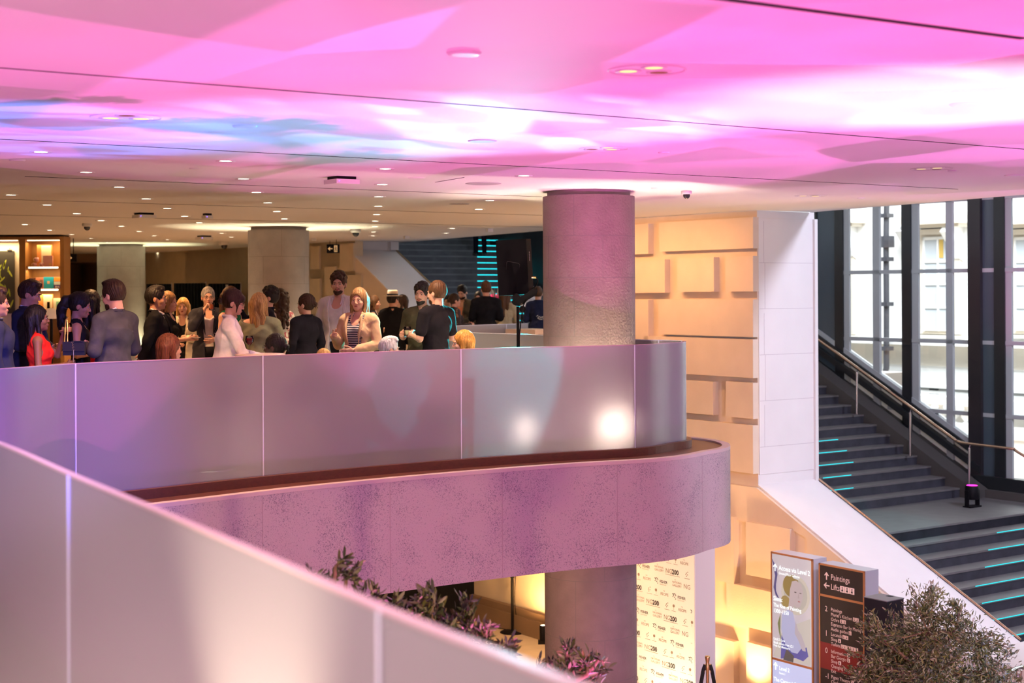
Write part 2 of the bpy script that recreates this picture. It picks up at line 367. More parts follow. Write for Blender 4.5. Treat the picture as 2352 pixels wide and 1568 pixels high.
# ------------------------------------------------------------------ setting: upper gallery floor, rail line
def RZ(x, y): p = PZ(x, y, 1.10); return Vector((p.x, p.y))
front = [RZ(0, 847), RZ(171, 835), RZ(380, 826), RZ(602, 817), RZ(830, 809), RZ(1057, 802), RZ(1260, 796.5), RZ(1456, 792)]
near = [Vector((1.15, 0.1)), RZ(1700, 1740), RZ(1250, 1545), RZ(885, 1400), RZ(640, 1290), RZ(400, 1188), RZ(165, 1090), RZ(0, 1018)]
left = [Vector((-3.0, 7.6)), Vector((-4.25, 9.9)), Vector((-4.45, 11.2))]
p_tipA = RZ(1456, 792)
tip = [Vector((1.72, 16.86)), Vector((1.93, 17.15)), Vector((1.955, 17.5)), Vector((1.80, 17.85))]
back = [RZ(1460, 779.5) , RZ(1247, 769.5), RZ(1150, 766.0), RZ(1040, 762.5), Vector((-1.22, 22.7)), Vector((-1.36, 23.6))]
rail3 = [Vector((-1.36, 23.72)), Vector((-1.28, 24.9)), RZ(1050, 748), RZ(1212, 742.6)]
loop = smooth_line(near + left + front + tip + back, 6)        # glass line walked with the void on the right-hand side
i_tip = min(range(len(loop)), key=lambda i: (loop[i]-tip[1]).length)
loop2 = loop
fas_out = offset_line(loop2, 0.50); fas_in = offset_line(loop2, 0.42); wood_in = offset_line(loop2, -0.06); wood_out = offset_line(loop2, 0.085)
def strip(mb, A, B, z, mi=0):
    n = len(A); mb.add([(p.x, p.y, z) for p in A] + [(p.x, p.y, z) for p in B], [(i, i+1, n+i+1, n+i) for i in range(n-1)], mi)
# slab: upper floor
void2 = [p for p in loop2]
SA, SB = 16.67, 21.78
e1 = G(16.25, 22.3, 0); e2 = G(SA, 20.7, 0); e3 = G(SA, 20.55, 0); e4 = G(24.5, 20.55, 0); e5 = G(24.5, 26.0, 0)
r3 = smooth_line(rail3, 5)
poly = void2 + r3 + [e1.to_2d(), e2.to_2d(), e4.to_2d(), e5.to_2d(), G(24.5, 62, 0).to_2d(), Vector((-30, 60)), Vector((-30, -4)), Vector((1.6, -4))]
mb = MB(); mb.prism([(p.x, p.y) for p in poly], -0.95, 0.0); struct('floor', mb, 'floor')
# slab edge: underside, plinth, ledge, rim, fascia
mb = MB(); strip(mb, wood_in, fas_out, -1.14)
strip(mb, wood_in, fas_out, -0.951); struct('trim_1', mb, 'rim')
mb = MB(); mb.ribbon(offset_line(loop2, 0.01), -0.088, 0.0, 0.12); strip(mb, offset_line(loop2, .07), offset_line(loop2, .425), -0.085)
struct('trim_2', mb, 'wood')
mb = MB(); mb.ribbon(offset_line(loop2, 0.455), -0.10, -0.065, 0.092); struct('trim_3', mb, 'rim')
mb = MB(); mb.ribbon(offset_line(loop2, 0.45), -1.14, -0.101, 0.10); struct('wall_gallery_edge', mb, 'fascia')
# fascia slab joints
mb = MB(); acc = 0; nxt = 0.6
for i in range(1, len(fas_out)-1):
    acc += (fas_out[i]-fas_out[i-1]).length
    if acc > nxt:
        nxt += 1.32; p = fas_out[i]; t = (fas_out[i+1]-fas_out[i-1]).normalized(); q = p + Vector((t.y, -t.x))*0.001
        mb.box((q.x, q.y, -.62), (.005, .004, 1.03), math.atan2(t.y, t.x))
struct('trim_4', mb, mat('pink_mortar', (.42, .33, .34), .8))
# lower void floor, lower walls
mb = MB(); mb.prism([(-30, -6), (26, -6), (26, 62), (-30, 62)], ZL-.3, ZL); struct('floor_lower', mb, 'lfloor')
# ceiling with the open stair edge
ce = [PZ(2500, 437, ZC), PZ(2352, 447, ZC), PZ(2100, 468, ZC), PZ(1868, 487, ZC), PZ(1738, 483, ZC), PZ(1458, 501, ZC), PZ(1245, 530, ZC), PZ(900, 558.5, ZC), PZ(805, 562, ZC), PZ(755, 569, ZC)]
cpoly = [(p.x, p.y) for p in ce] + [(-9, 47), (-30, 47), (-30, -6), (11, -6), (8.4, 12)]
mb = MB(); mb.prism(cpoly, ZC, ZC+0.5); struct('ceiling', mb, 'ceil')
# high roof over the stair hall
mb = MB(); mb.gbox(9, 24.5, -20, 62, 8.6, 8.9); struct('ceiling_stair', mb, M['ceil'])
# walls that close the building behind and beside the camera
mb = MB(); mb.box((-30, 28, 1), (.3, 70, 12)); struct('wall_left', mb, 'tan')
mb = MB(); mb.box((-2, -6, 1), (58, .3, 16)); struct('wall_behind', mb, 'tan')
mb = MB(); mb.gbox(-20, 24.5, 61.8, 62, -5, 9); struct('wall_far', mb, 'tan')
# ceiling panel joints (long shadow gaps)
jl = [((0, 155), (2352, 342), .012), ((0, 319), (2200, 434), .010), ((57, 404.6), (1245, 451.6), .010), ((0, 457), (1245, 494), .010), ((0, 493), (1245, 521), .012), ((1600, -11), (2352, 88), .045), ((1000, 418), (1066, 407), .006)]
for k, (p, q, w) in enumerate(jl):
    A = PZ(*p, ZC); B = PZ(*q, ZC); d = (B-A).to_2d(); mb = MB(); c = (A+B)/2
    mb.box((c.x, c.y, ZC-.0015), (d.length, w, .004), math.atan2(d.y, d.x)); struct('trim_%d' % (5+k), mb, 'gap')
# stone wall beside the stair (plane a = 15.5), pillar and sloping parapet
AW = 15.5; b0 = 15.72; bE = 19.9; SL = .497; zP = -2.81 + EYE
mb = MB()
mb.gbox(AW, 16.67, b0, bE, zP, ZC)                      # solid pier above the parapet line
zpar = lambda b: zP - SL*(b0-b)
bF = 12.18
vs = []
for a in (AW, 16.67):
    for b in (bF, b0):
        for z in (ZL, zpar(b)): vs.append(G(a, b, z))
mb.hexa(vs, 0)
mb.gbox(AW, 16.67, b0, 21.0, ZL, zP-.001)
mb.gbox(AW, 16.67, bE, 21.0, zP, .95)
struct('wall_stair', mb, 'stone')
# faced end of the pier: wall stone coloured paler for its lavender light
mb = MB(); mb.gbox(AW+.02, 16.66, b0-.012, b0, zP+.17, ZC-.11)
struct('wall_pier_face', mb, 'stone_w')
mb = MB(); mb.gbox(AW, 16.67, b0-.004, b0, zP, zP+.168); mb.gbox(AW, 16.67, b0-.004, b0, ZC-.108, ZC); mb.gbox(16.63, 16.69, b0-.05, b0, zP, ZC-.10); struct('trim_12', mb, 'stone_w')
mb = MB()
for z in np.arange(zP+.56, ZC-.1, .66): mb.gbox(AW+.03, 16.64, b0-.0135, b0-.011, z, z+.006)
for k, z in enumerate(np.arange(zP+.56, ZC-.7, .66)): mb.gbox(AW+.12+(k % 2)*.02, AW+.126+(k % 2)*.02, b0-.0135, b0-.011, z, z+(.66 if k % 2 else 0.6))
struct('trim_13', mb, mat('fine_joint', (.55, .50, .52), .8))
# parapet capping: pale sloping stone sheet
mb = MB(); vs = []
for a in (AW-.004, 16.672):
    for b in (bF-.02, b0):
        for z in (zpar(b)+.002, zpar(b)+.03): vs.append(G(a, b, z))
mb.hexa(vs); 
mb.gbox(AW-.004, 19.2, 11.2, bF, ZL, zpar(bF)+.03)
struct('trim_14', mb, 'stone_w')
mb = MB(); pts = [G(16.70, b0-.02-t, zpar(b0-t)+.035) for t in np.linspace(0, 3.5, 8)]; mb.tube(pts, .016, 8); struct('trim_15', mb, 'bronze')
# raised stone blocks on that wall
R_ = [((1441, 516), (1490, 583)), ((1515, 511), (1731, 570)), ((1441, 598), (1528, 672)), ((1556, 593), (1641, 670)), ((1667, 589.5), (1731, 669)),
      ((1441, 689), (1490, 780)), ((1513, 688), (1731, 774)), ((1480, 776), (1731, 868)), ((1500, 873), (1639, 953)), ((1668, 878), (1731, 962)),
      ((1550, 969), (1731, 1088)), ((1625, 1182), (1687, 1341)), ((1714, 1207), (1816, 1340)), ((1670, 1354), (1822, 1465)), ((1600, 1463), (1687, 1620)), ((1715, 1485), (1800, 1640)), ((1800, 1370), (1830, 1480))]
mb = MB()
for (p, q) in R_:
    bl, zl = PA(p[0], p[1], AW-.10); br, zr = PA(q[0], q[1], AW-.10)
    zt = zl
    b_, zt = PA(q[0], p[1]-(2 if q[1] > 669 else -2), AW-.10)
    zt = max(zl, zt) if p[1] < 669 else (zl+zt)/2
    mb.gbox(AW-.11, AW, br, bl, zr, zt)
struct('trim_16', mb, 'stone')
# sloping lower course under the parapet
mb = MB(); q0 = PA(1560, 1171, AW-.10); q1 = PA(1814, 1208, AW-.10); q2 = PA(1847, 1236, AW-.10)
pts = [G(AW-.055, q0[0], q0[1]), G(AW-.055, q1[0], q0[1]-.02), G(AW-.055, q2[0], q2[1]), G(AW-.055, q2[0], ZL), G(AW-.055, bF, ZL), G(AW-.055, bF, zpar(bF)), G(AW-.055, b0-.02, zP-.01), G(AW-.055, q0[0], zP-.01)]
mb.extr(pts, G(.054, 0, 0)); struct('trim_17', mb, 'stone')
mb = MB(); mb.gbox(AW-.10, AW, 19.0, 24, ZL, ZL+.42); mb.gbox(AW-.13, AW-.1, 19.0, 24, ZL, ZL+.30); struct('baseboard_lower', mb, mat('shaded_plinth', (.22, .14, .09), .6))  # plinth colour darkened for the shade lying on it
mb = MB(); mb.gbox(AW, AW+.3, 21, 23.0, ZL, -1.0)
struct('wall_lower_stone', mb, 'stone')
mb = MB(); mb.gbox(6.5, 17.5, 23.0, 23.3, ZL, -.96); mb.gbox(-6, 6.5, 26, 26.3, ZL, -.96); mb.gbox(6.4, 6.6, 23, 26.3, ZL, -.96); struct('wall_lower_drape', mb, 'blackwall')
# flying end of wall beside the third rail
mb = MB(); mb.gbox(AW-.05, AW+.55, 21.02, 21.9, 0, 1.02); struct('wall_stub', mb, 'stone')
# stairs -------------------------------------------------------------
RS, RUN = .1635, .31; zLand = ZL + 14*RS; bLand0 = 15.30; bLand1 = 17.14
mbT = MB(); mbR = MB()
for k in range(14):       # lower flight: riser + tread
    zt = ZL + (k+1)*RS; bf = bLand0 - (13-k)*RUN
    aL = 16.67 if bf > 12.2 else 19.2
    if k < 13: mbT.gbox(aL, 26, bf, bf+RUN+.02, zt-.03, zt)
    mbR.gbox(aL, 26, bf+.012, bf+RUN+.02, zt-RS-.3, zt-.031)
mbT.gbox(16.67, 26, bLand0, bLand1+.02, zLand-.03, zLand); mbR.gbox(16.67, 26, bLand0+.012, bLand1+.3, zLand-.8, zLand-.031)
for k in range(12):
    zt = zLand + (k+1)*RS; bf = bLand1 + k*RUN
    aR = SB - .0
    mbT.gbox(16.67, aR, bf, bf+RUN+.02, zt-.03, zt); mbR.gbox(16.67, aR, bf+.012, bf+RUN+.02, zt-RS-.3, zt-.031)
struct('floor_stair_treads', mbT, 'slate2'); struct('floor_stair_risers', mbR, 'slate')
# upper flight beyond the gallery
mb = MB(); bU = 25.9; ru = .150
for k in range(34):
    zt = (k+1)*ru; bf = bU + k*RUN
    mb.gbox(17.9, 21.95, bf, bf+RUN+.02, zt-ru-.25, zt)
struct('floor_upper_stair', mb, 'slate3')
mb = MB()
for k in range(34): mb.gbox(17.9, 21.95, bU+k*RUN-.004, bU+k*RUN+.10, (k+1)*ru-.035, (k+1)*ru+.002)
struct('trim_40', mb, mat('step_light_band', (.17, .19, .20), .5, var=.2, vscale=3))  # paler strips paint in the light and shade banding of the steps
mb = MB(); 
for k in range(0, 20):
    zt = (k+1)*ru - .012; bf = bU + k*RUN
    aR_ = PB(1208, 600, bf)[0]; aL_ = PB(1096 if k > 9 else 1106, 600, bf)[0]
    mb.gbox(aL_, aR_, bf-.006, bf-.001, zt-.022, zt)
struct('trim_18', mb, 'cyanled')
# upper pier + sloping parapet
uA0, uA1, uB = 16.75, 17.95, 29.8; uz = .93 + EYE
mb = MB(); 
vs = [G(a, b, z) for a in (uA0, uA1) for (b, z1) in ((24.6, uz-.53*(uB-24.6)), (uB, uz)) for z in (0, z1)]
mb.hexa(vs); mb.gbox(uA0, uA1, uB, uB+9, 0, 5.0); struct('wall_upper_pier', mb, 'stone')
mb = MB(); vs = [G(a, b, z+dz) for a in (uA0-.003, uA1+.003) for (b, z) in ((24.6, uz-.53*(uB-24.6)), (uB, uz)) for dz in (.002, .03)]
mb.hexa(vs); mb.gbox(uA0, uA1, uB-.01, uB, uz, 5.0); mb.gbox(uA1-.2, uA1+.01, uB-.16, uB, uz+.02, uz+.8); struct('trim_19', mb, 'stone_w')
mb = MB(); mb.tube([G(uA1+.02, uB-t, uz-.53*t+.04) for t in np.linspace(0, 5.1, 6)], .02, 8); struct('trim_20', mb, mat('gold_lit_rail', (.9, .7, .4), .3, metal=1))
# far stone wall left of it
mb = MB(); mb.gbox(uA0-.0, uA0+.2, uB-.3, 44, 0, 5.0)
for (p, q) in (((712, 566), (733, 618)), ((745, 612), (770, 680)), ((780, 560), (812, 622)), ((712, 640), (735, 720)), ((776, 632), (830, 710))):
    bl, zl = PA(p[0], p[1], uA0-.05); br, zr = PA(q[0], q[1], uA0-.05); mb.gbox(uA0-.05, uA0, br, bl, zr, zl)
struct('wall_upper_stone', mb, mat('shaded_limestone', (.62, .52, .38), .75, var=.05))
# stringer + glazed facade (plane a = 22.3) ---------------------------
AF = 22.3
mb = MB()
zs = lambda b: zLand + max(0, b-bLand1+.31)*RS/RUN + .12
vs = [G(a, b, z) for a in (SB, SB+.38) for (b, s_) in ((bLand1-.3, zs(bLand1-.3)), (29.8, zs(29.8))) for z in (zLand-.4, s_+.02)]
mb.hexa(vs); mb.gbox(SB+.3, SB+.42, bLand0-6, bLand1-.3, zLand-3, zLand+.14)
struct('trim_21', mb, mat('dark_stringer', (.075, .068, .065), .6))
ztop = 8.5
def bx_(px, y=700): return PA(px, y, AF)[0]
# vertical members by the column lines they show: (x0, x1, material)
fr = MB(); fl = MB(); fg = MB(); fd2 = MB()
zb = lambda b: zLand + max(0, b-bLand1)*RS/RUN + .35
def vmem(mb_, x0, x1, a0, a1, base=None):
    bb0, bb1 = bx_(x1), bx_(x0); z0 = (zb(bb0)-.3 if base is None else base)
    mb_.gbox(a0, a1, bb0, bb1, z0, ztop)
for (x0, x1) in ((1866, 1880), (1921, 1940), (2075, 2096), (2287, 2311)): vmem(fr, x0, x1, AF-.05, AF+.03)
for (x0, x1) in ((1940, 1952), (2096, 2111), (2311, 2325)): vmem(fl, x0, x1, AF-.02, AF+.03)
for (x0, x1) in ((2007, 2022), (2175, 2190)): vmem(fl, x0, x1, AF-.03, AF+.03)
vmem(fg, 1880, 1921, AF-.02, AF+.03); vmem(fg, 2258, 2287, AF-.02, AF+.03)
vmem(fd2, 2230, 2259, AF-.09, AF+.03)
for m_, nm, mt in ((fr, 'window_1', 'frame_d'), (fl, 'window_2', 'frame_l'), (fg, 'window_3', 'frame_g'), (fd2, 'window_4', mat('steel_column', (.03, .025, .03), .3, metal=.3, spec=.7))): struct(nm, m_, mt)
mb = MB()
z1 = .33+EYE
for k in range(-4, 4):
    z = z1 - 1.27*k
    bb = 29.5 if k < 1 else (bLand1 + (z-zLand-.35)*RUN/RS)
    if k >= 3: bb = min(bb, bx_(2311))
    bs = bLand0-6
    if z > zLand+.3 or True: mb.gbox(AF-.03, AF+.07, bs, min(bb, bx_(1940)), z-.035, z+.035)
struct('window_5', mb, 'frame_l')
mb = MB()
def slope_bar(mb_, dz0, dz1, a0, a1, b1=29.8, b0_=bLand1-.1):
    vs_ = [G(a, b, zb(b)-.35+dz) for a in (a0, a1) for b in (b0_, b1) for dz in (dz0, dz1)]
    mb_.hexa(vs_)
slope_bar(mb, .10, .24, AF-.14, AF+.1); slope_bar(mb, .40, .52, AF-.12, AF+.1); slope_bar(mb, .62, .74, AF-.08, AF+.1)
mb.gbox(AF-.12, AF+.1, bLand0-6, bLand1, zLand+.1, zLand+.36)
struct('window_6', mb, 'frame_d')
mb = MB(); slope_bar(mb, .24, .40, AF+.02, AF+.03); slope_bar(mb, .52, .62, AF+.02, AF+.03); struct('window_7', mb, mat('pale_sill_panel', (.85, .86, .80), .5))
mb = MB(); slope_bar(mb, .74, .84, AF-.04, AF+.1); struct('window_8', mb, 'frame_l')
mb = MB(); mb.gbox(AF+.04, AF+.05, bLand0-6, 30, zLand+.1, ztop); struct('window_9', mb, 'pane')
mb = MB(); mb.gbox(AF-.1, AF+.3, 29.9, 62, -5, 9); struct('wall_right_far', mb, mat('dark_glazing', (.03, .035, .04), .3))
mb = MB(); mb.gbox(SB+.1, 24.5, -20, bLand0-5.9, ZL, 9); struct('wall_right_near', mb, 'stone')
mb = MB(); mb.gbox(AF-.6, AF-.15, 29.0, 30.0, zLand, 9); struct('wall_window_return', mb, 'frame_d')
# ------------------------------------------------------------------ glass balustrades
def near_idx(line, p): return min(range(len(line)), key=lambda i: (line[i]-p).length)
def balustrade(name, label, line, joints, cat='balustrade', z0=0.0, z1=1.10, cap='glassedge'):
    o = thing(name, label, cat, (line[len(line)//2].x, line[len(line)//2].y, z0))
    js = sorted(set([0, len(line)-1] + joints))
    for a, b in zip(js[:-1], js[1:]):
        seg = line[a:b+1]
        mb = MB(); mb.ribbon(seg, z0, z1-.004, .021); p = obj('glass_panel', mb, 'frost', o, world=True)
        mb = MB(); mb.ribbon(seg, z1-.004, z1+.004, .024); obj('top_edge', mb, cap, p, origin=None)
        c = p.children[0]; c.data = mb.mesh('top_edge', cap, o.location)
    for j in js[1:-1]:
        q = line[j]; t = (line[j+1]-line[j-1]).normalized(); mb = MB()
        mb.box((q.x, q.y, (z0+z1)/2), (.012, .030, z1-z0), math.atan2(t.y, t.x)); obj('joint_strip', mb, 'glassedge', o, world=True)
    return o
fine = smooth_line([Vector((p.x, p.y)) for p in loop2], 3)
def fi(x, y): return near_idx(fine, RZ(x, y))
i0 = near_idx(fine, Vector((-4.25, 9.9)))
nearL = fine[:i0]; restL = fine[i0+1:]
iA = near_idx(restL, tip[2])
frontL = restL[:iA]; backL = restL[iA+1:]
def jf(line, pts): return [near_idx(line, p) for p in pts]
M['pinkedge'] = mat('polished_glass_edge', (.46, .33, .37), .35)
balustrade('glass_balustrade', 'near frosted glass balustrade crossing the lower left corner', nearL, jf(nearL, [RZ(885, 1400), RZ(165, 1090)]), cap='pinkedge')
balustrade('glass_balustrade', 'curved frosted glass balustrade in front of the standing crowd', frontL, jf(frontL, [RZ(171, 835), RZ(602, 817), RZ(1057, 802), RZ(1456, 792)]), cap='pinkedge')
balustrade('glass_balustrade', 'frosted glass balustrade behind the seated guests and the thick column', backL, jf(backL, [RZ(1514, 781), RZ(1052, 763)]))
r3f = smooth_line(r3, 2)
balustrade('glass_balustrade', 'farthest frosted glass balustrade, in front of the foot of the upper stair', r3f, jf(r3f, [RZ(1170, 744)]))
# ------------------------------------------------------------------ columns
def column(name, label, x, y, r, courses, z0=0.0, cm='col'):
    o = thing(name, label, 'column', (x, y, z0))
    prof = []; zs_ = sorted(courses); zt = ZC-.06
    edges = [z0] + [z for z in zs_ if z0 < z < zt] + [zt]
    prof = [(r, 0), (r, zt-z0)]
    mb = MB(); mb.lathe(prof, n=72); obj('shaft', mb, cm, o)
    mb = MB(); mb.lathe([(r-.05, zt-z0), (r-.05, ZC-z0-.002)], n=48); obj('shadow_neck', mb, 'col', o)
    mb = MB()
    for k, (a, b) in enumerate(zip(edges[:-1], edges[1:])):
        for t in (0.35, 1.75, 3.1, 4.6):
            tt = t + (k % 2)*.62 - 1.9 + math.pi; mb.box(((r-.001)*math.cos(tt), (r-.001)*math.sin(tt), (a+b)/2-z0), (.004, .005, b-a), tt)
    for a in edges[1:-1]: mb.lathe([(r+.0005, a-z0-.003), (r+.0005, a-z0+.003)], n=72, caps=False)
    obj('mortar_joints', mb, 'joint', o)
    return o
cz = []; z = 1.17
while z < 3: cz.append(z); z += .66 if len(cz) % 2 else .47
z = 1.17
k = 0
while z > -4.2: z -= (.47 if k % 2 == 0 else .66); k += 1; cz.append(z)
C1 = Vector((.885, 17.5)); C2 = Vector((-4.07, 26.6)); C3 = Vector((-9.1, 35.5))
column('stone_column', 'thick round stone column rising through the gallery floor in the middle', C1.x, C1.y, .527, cz, ZL, 'col1')
column('stone_column', 'round stone column behind the standing crowd, between the curtain and the stone wall', C2.x, C2.y, .527, cz)
column('stone_column', 'farthest round stone column, right of the lit bookshelf', C3.x, C3.y, .545, cz)
# uplights in the floor round the columns
def uplight(x, y, z, power, tgt, label, group=None, ang=70, color=(1, .88, .62)):
    o = thing('floor_uplight', label, 'uplight', (x, y, z), 0, group)
    mb = MB(); mb.lathe([(.09, 0), (.09, .012), (.07, .016)], n=20); obj('rim', mb, 'steel', o)
    mb = MB(); mb.lathe([(.068, .017), (.03, .020)], n=20); obj('lens', mb, 'lamp', o)
    spot('uplight_lamp', (x, y, z+.035), tgt, power, color, ang, .8, .05)
for C, cc, nm, pw in ((C1, (1, .80, .55), 'the thick middle column', 300), (C2, (1, .90, .55), 'the column behind the crowd', 330), (C3, (.95, .92, .50), 'the farthest column', 380)):
    for t in ((-.75, 2.3) if C is C1 else (-.55, .9, 2.3, 3.75)):
        ct = t + .0; x, y = C.x + .68*math.cos(ct), C.y + .68*math.sin(ct)
        uplight(x, y, 0, pw, (x+.02*math.cos(ct), y+.02*math.sin(ct), ZC), 'floor uplight, %s side of ' % ('right' if abs(ct) < .8 else ('far right' if ct < 2 else ('far left' if ct < 3 else 'near left'))) + nm, 'uplights at ' + nm, 62, cc)
for (x, y, nm, pw) in ((RZ(1395, 794).x-.05, RZ(1395, 794).y+.33, 'right end of the curved balustrade', 120), (RZ(1185, 799).x-.02, RZ(1185, 799).y+.3, 'curved balustrade, below the loudspeaker', 34), (RZ(478, 821).x-.1, RZ(478, 821).y+.5, 'curved balustrade, below the woman in the white shirt', 14)):
    o = thing('floor_uplight', 'round floor uplight glowing through the '+nm, 'uplight', (x, y, 0))
    mb = MB(); mb.lathe([(.09, 0), (.09, .012), (.07, .016)], n=20); obj('rim', mb, 'steel', o)
    mb = MB(); mb.lathe([(.068, .017), (.03, .020)], n=20); obj('lens', mb, 'lamp', o)
    point('uplight_lamp', (x, y, .25), pw, (1, .82, .58), .06)
nx, ny = RZ(600, 1275).x-.36, RZ(600, 1275).y-.35
o = thing('floor_uplight', 'round floor uplight glowing on the near balustrade', 'uplight', (nx, ny, 0))
mb = MB(); mb.lathe([(.09, 0), (.09, .012), (.07, .016)], n=20); obj('rim', mb, 'steel', o)
mb = MB(); mb.lathe([(.068, .017), (.03, .020)], n=20); obj('lens', mb, 'lamp', o)
spot('uplight_lamp', (nx, ny, .03), (nx+.34, ny+.36, .95), 260, (1, .80, .55), 62, .9, .03)
# ------------------------------------------------------------------ ceiling fittings
DL = [(94,348),(198,395),(518,369),(559,410),(274,429),(25,447),(336,456),(589,441),(108,470),(615,465),(384,478),(176,490),(636,485),(424,496),(232,506),(653,502),(458,511),(57,515),(279,519),(114,528),(319,531),(165,538),(354,541),(509,535),(531,544),(209,547),(384,550),(246,556),(158,567),(194,573),(337,574),(362,580),(384,584),(474,576),(493,581),(885,387),(878,423),(870,451),(869,473),(865,492),(862,507),(861,520),(858,532),(856,541),(1203,403),(1125,460),(1100,480),(1039,524),(1025,535)]
proto = None
for k, (x, y) in enumerate(DL):
    p = PZ(x, y, ZC); side = 'left' if x < 420 else ('middle' if x < 700 else 'right')
    row = 'in the column of lamps right of the ceiling projector' if 840 < x < 900 else ('beside the thick column top' if x > 1000 else 'over the crowd and bookshelf')
    lab = 'small round recessed ceiling lamp ' + row; gp = 'recessed ceiling lamps ' + row
    if proto is None:
        proto = thing('ceiling_downlight', lab, 'ceiling lamp', p, 0, gp)
        mb = MB(); mb.lathe([(.052, -.004), (.085, -.007), (.088, -.001)], n=20, caps=False); obj('trim_ring', mb, 'white', proto)
        mb = MB(); mb.lathe([(.058, -.003), (.02, -.0025)], n=16); obj('lamp_disc', mb, 'lamp', proto)
    else: dup(proto, p, None, lab, gp)
    if k % 2 == 0: spot('downlight_lamp', (p.x, p.y, ZC-.03), (p.x, p.y, 0), 240, (1, .52, .22) if x < 700 else (1, .72, .46), 120, .6, .05)
# triple spot plates
def triple(x, y, r, lit, label):
    p = PZ(x, y, ZC); o = thing('triple_downlight', label, 'ceiling lamp', p, 0)
    mb = MB(); mb.lathe([(r-.012, -.0015), (r-.006, -.006), (r, -.0015)], n=40, caps=False); obj('plate_rim', mb, 'white', o)
    for k in range(3):
        t = 2*math.pi*k/3 + 2.9; cx, cy = .48*r*math.cos(t), .48*r*math.sin(t)
        mb = MB(); mb.lathe([(r*.23, -.003), (r*.1, -.002)], (cx, cy, 0), n=24); l = obj('lamp_disc', mb, 'lampdim' if (lit+k) % 3 else mat('unlit_lamp', (.25, .12, .04), .4), o)
        mb = MB(); mb.lathe([(r*.23, -.004), (r*.33, -.005), (r*.34, -.001)], (cx, cy, 0), n=28, caps=False); obj('lamp_ring', mb, 'white', o)
triple(1486, 161, .205, 1, 'triple round recessed spotlight, top centre of the pink ceiling')
triple(290, 269, .23, 2, 'triple round recessed spotlight, left on the pink ceiling')
triple(1387, 341, .20, 0, 'triple round recessed spotlight just above the thick column')
triple(2140, 387, .20, 1, 'triple round recessed spotlight at the far right above the windows')
triple(1863, 449, .20, 2, 'triple round recessed spotlight above the pale pier')
for (x, y, r, wh) in ((1066,121,.085,'near the top centre'),(562,289,.085,'left, right of the triple spotlight'),(1525,349,.05,'right of the triple spotlight over the column'),(447,386,.05,'between two lit lamps on the left'),(40,367,.07,'at the far left edge'),(957,408,.09,'right of the ceiling projector'),(2218,239,.10,'at the far right in the white light'),(2330,402,.10,'at the right edge above the windows'),(2187,391,.045,'right of the far right triple spotlight'),(1503,431,.04,'right of the thick column top'),(1978,454,.05,'near the windows')):
    p = PZ(x, y, ZC); o = thing('smoke_sensor', 'flat round ceiling disc ' + wh, 'ceiling sensor', p)
    mb = MB(); mb.lathe([(r*.7, -.012), (r*.9, -.010), (r, -.0005)], n=24); obj('disc', mb, 'white', o)
for (x, y, r, wh) in ((1108,323,.11,'right of centre in the white light'),(1055,468,.13,'left of the thick column'),(1110,421,.19,'beside the thick column, ringed in shadow')):
    p = PZ(x, y, ZC); o = thing('ceiling_speaker', 'round flush ceiling speaker grille ' + wh, 'ceiling speaker', p)
    mb = MB(); mb.lathe([(r*.9, -.008), (r, -.004), (r, -.0005)], n=28); obj('grille', mb, mat('ceil_grille', (.45, .42, .46), .6), o)
# white ceiling projector boxes / access points
def ap(x, y, w, label):
    p = PZ(x, y, ZC); o = thing('wireless_access_point', label, 'access point', p, TH)
    mb = MB(); s = w/2
    mb.hexa([(-s, -s, -.075), (-s, -s, -.03), (-s, s, -.075), (-s, s, -.03), (s, -s, -.075), (s, -s, -.03), (s, s, -.075), (s, s, -.03)])
    obj('housing', mb, 'white', o); mb = MB(); mb.box((0, 0, -.015), (w*.8, w*.8, .029)); obj('mount', mb, 'black', o)
    mb = MB(); mb.ball((-s+.03, -s-.002, -.05), .006, 6); obj('status_light', mb, emis('blue_led', (.2, .1, 1), 4), o)
ap(785, 406, .26, 'large white square ceiling box lit pink in the centre'); ap(331, 489, .26, 'white ceiling box over the crowd on the left, third from the left edge'); ap(469, 541, .26, 'white ceiling box left of the column behind the crowd'); ap(476, 490, .12, 'smallest white ceiling box above the crowd')
def domecam(x, y, r, label):
    p = PZ(x, y, ZC); o = thing('dome_camera', label, 'security camera', p)
    mb = MB(); mb.lathe([(r*1.1, -.001), (r*1.15, -r*.5), (r, -r*.75)], n=24); obj('base', mb, 'white', o)
    mb = MB(); mb.ball((0, 0, -r*.9), (r*.75, r*.75, r*.8), 14); obj('dome', mb, mat('smoked_dome', (.03, .03, .035), .08), o)
domecam(817, 526, .085, 'white dome security camera right of the column behind the crowd'); domecam(515, 555, .10, 'white dome security camera left of the column behind the crowd'); domecam(200, 513, .07, 'white dome security camera above the bookshelf'); domecam(1577, 438, .055, 'white dome security camera right of the thick column top')
for (x, y, w, wh) in ((934, 542, .10, 'over the pale sloping parapet'), (1125, 525, .10, 'over the loudspeaker'), (720, 547, .1, 'above the exit sign')):
    p = PZ(x, y, ZC); o = thing('ceiling_beacon', 'small boxy ceiling sensor ' + wh, 'ceiling sensor', p, .3)
    mb = MB(); mb.box((0, 0, -.03), (w, w, .06)); obj('housing', mb, 'white', o)
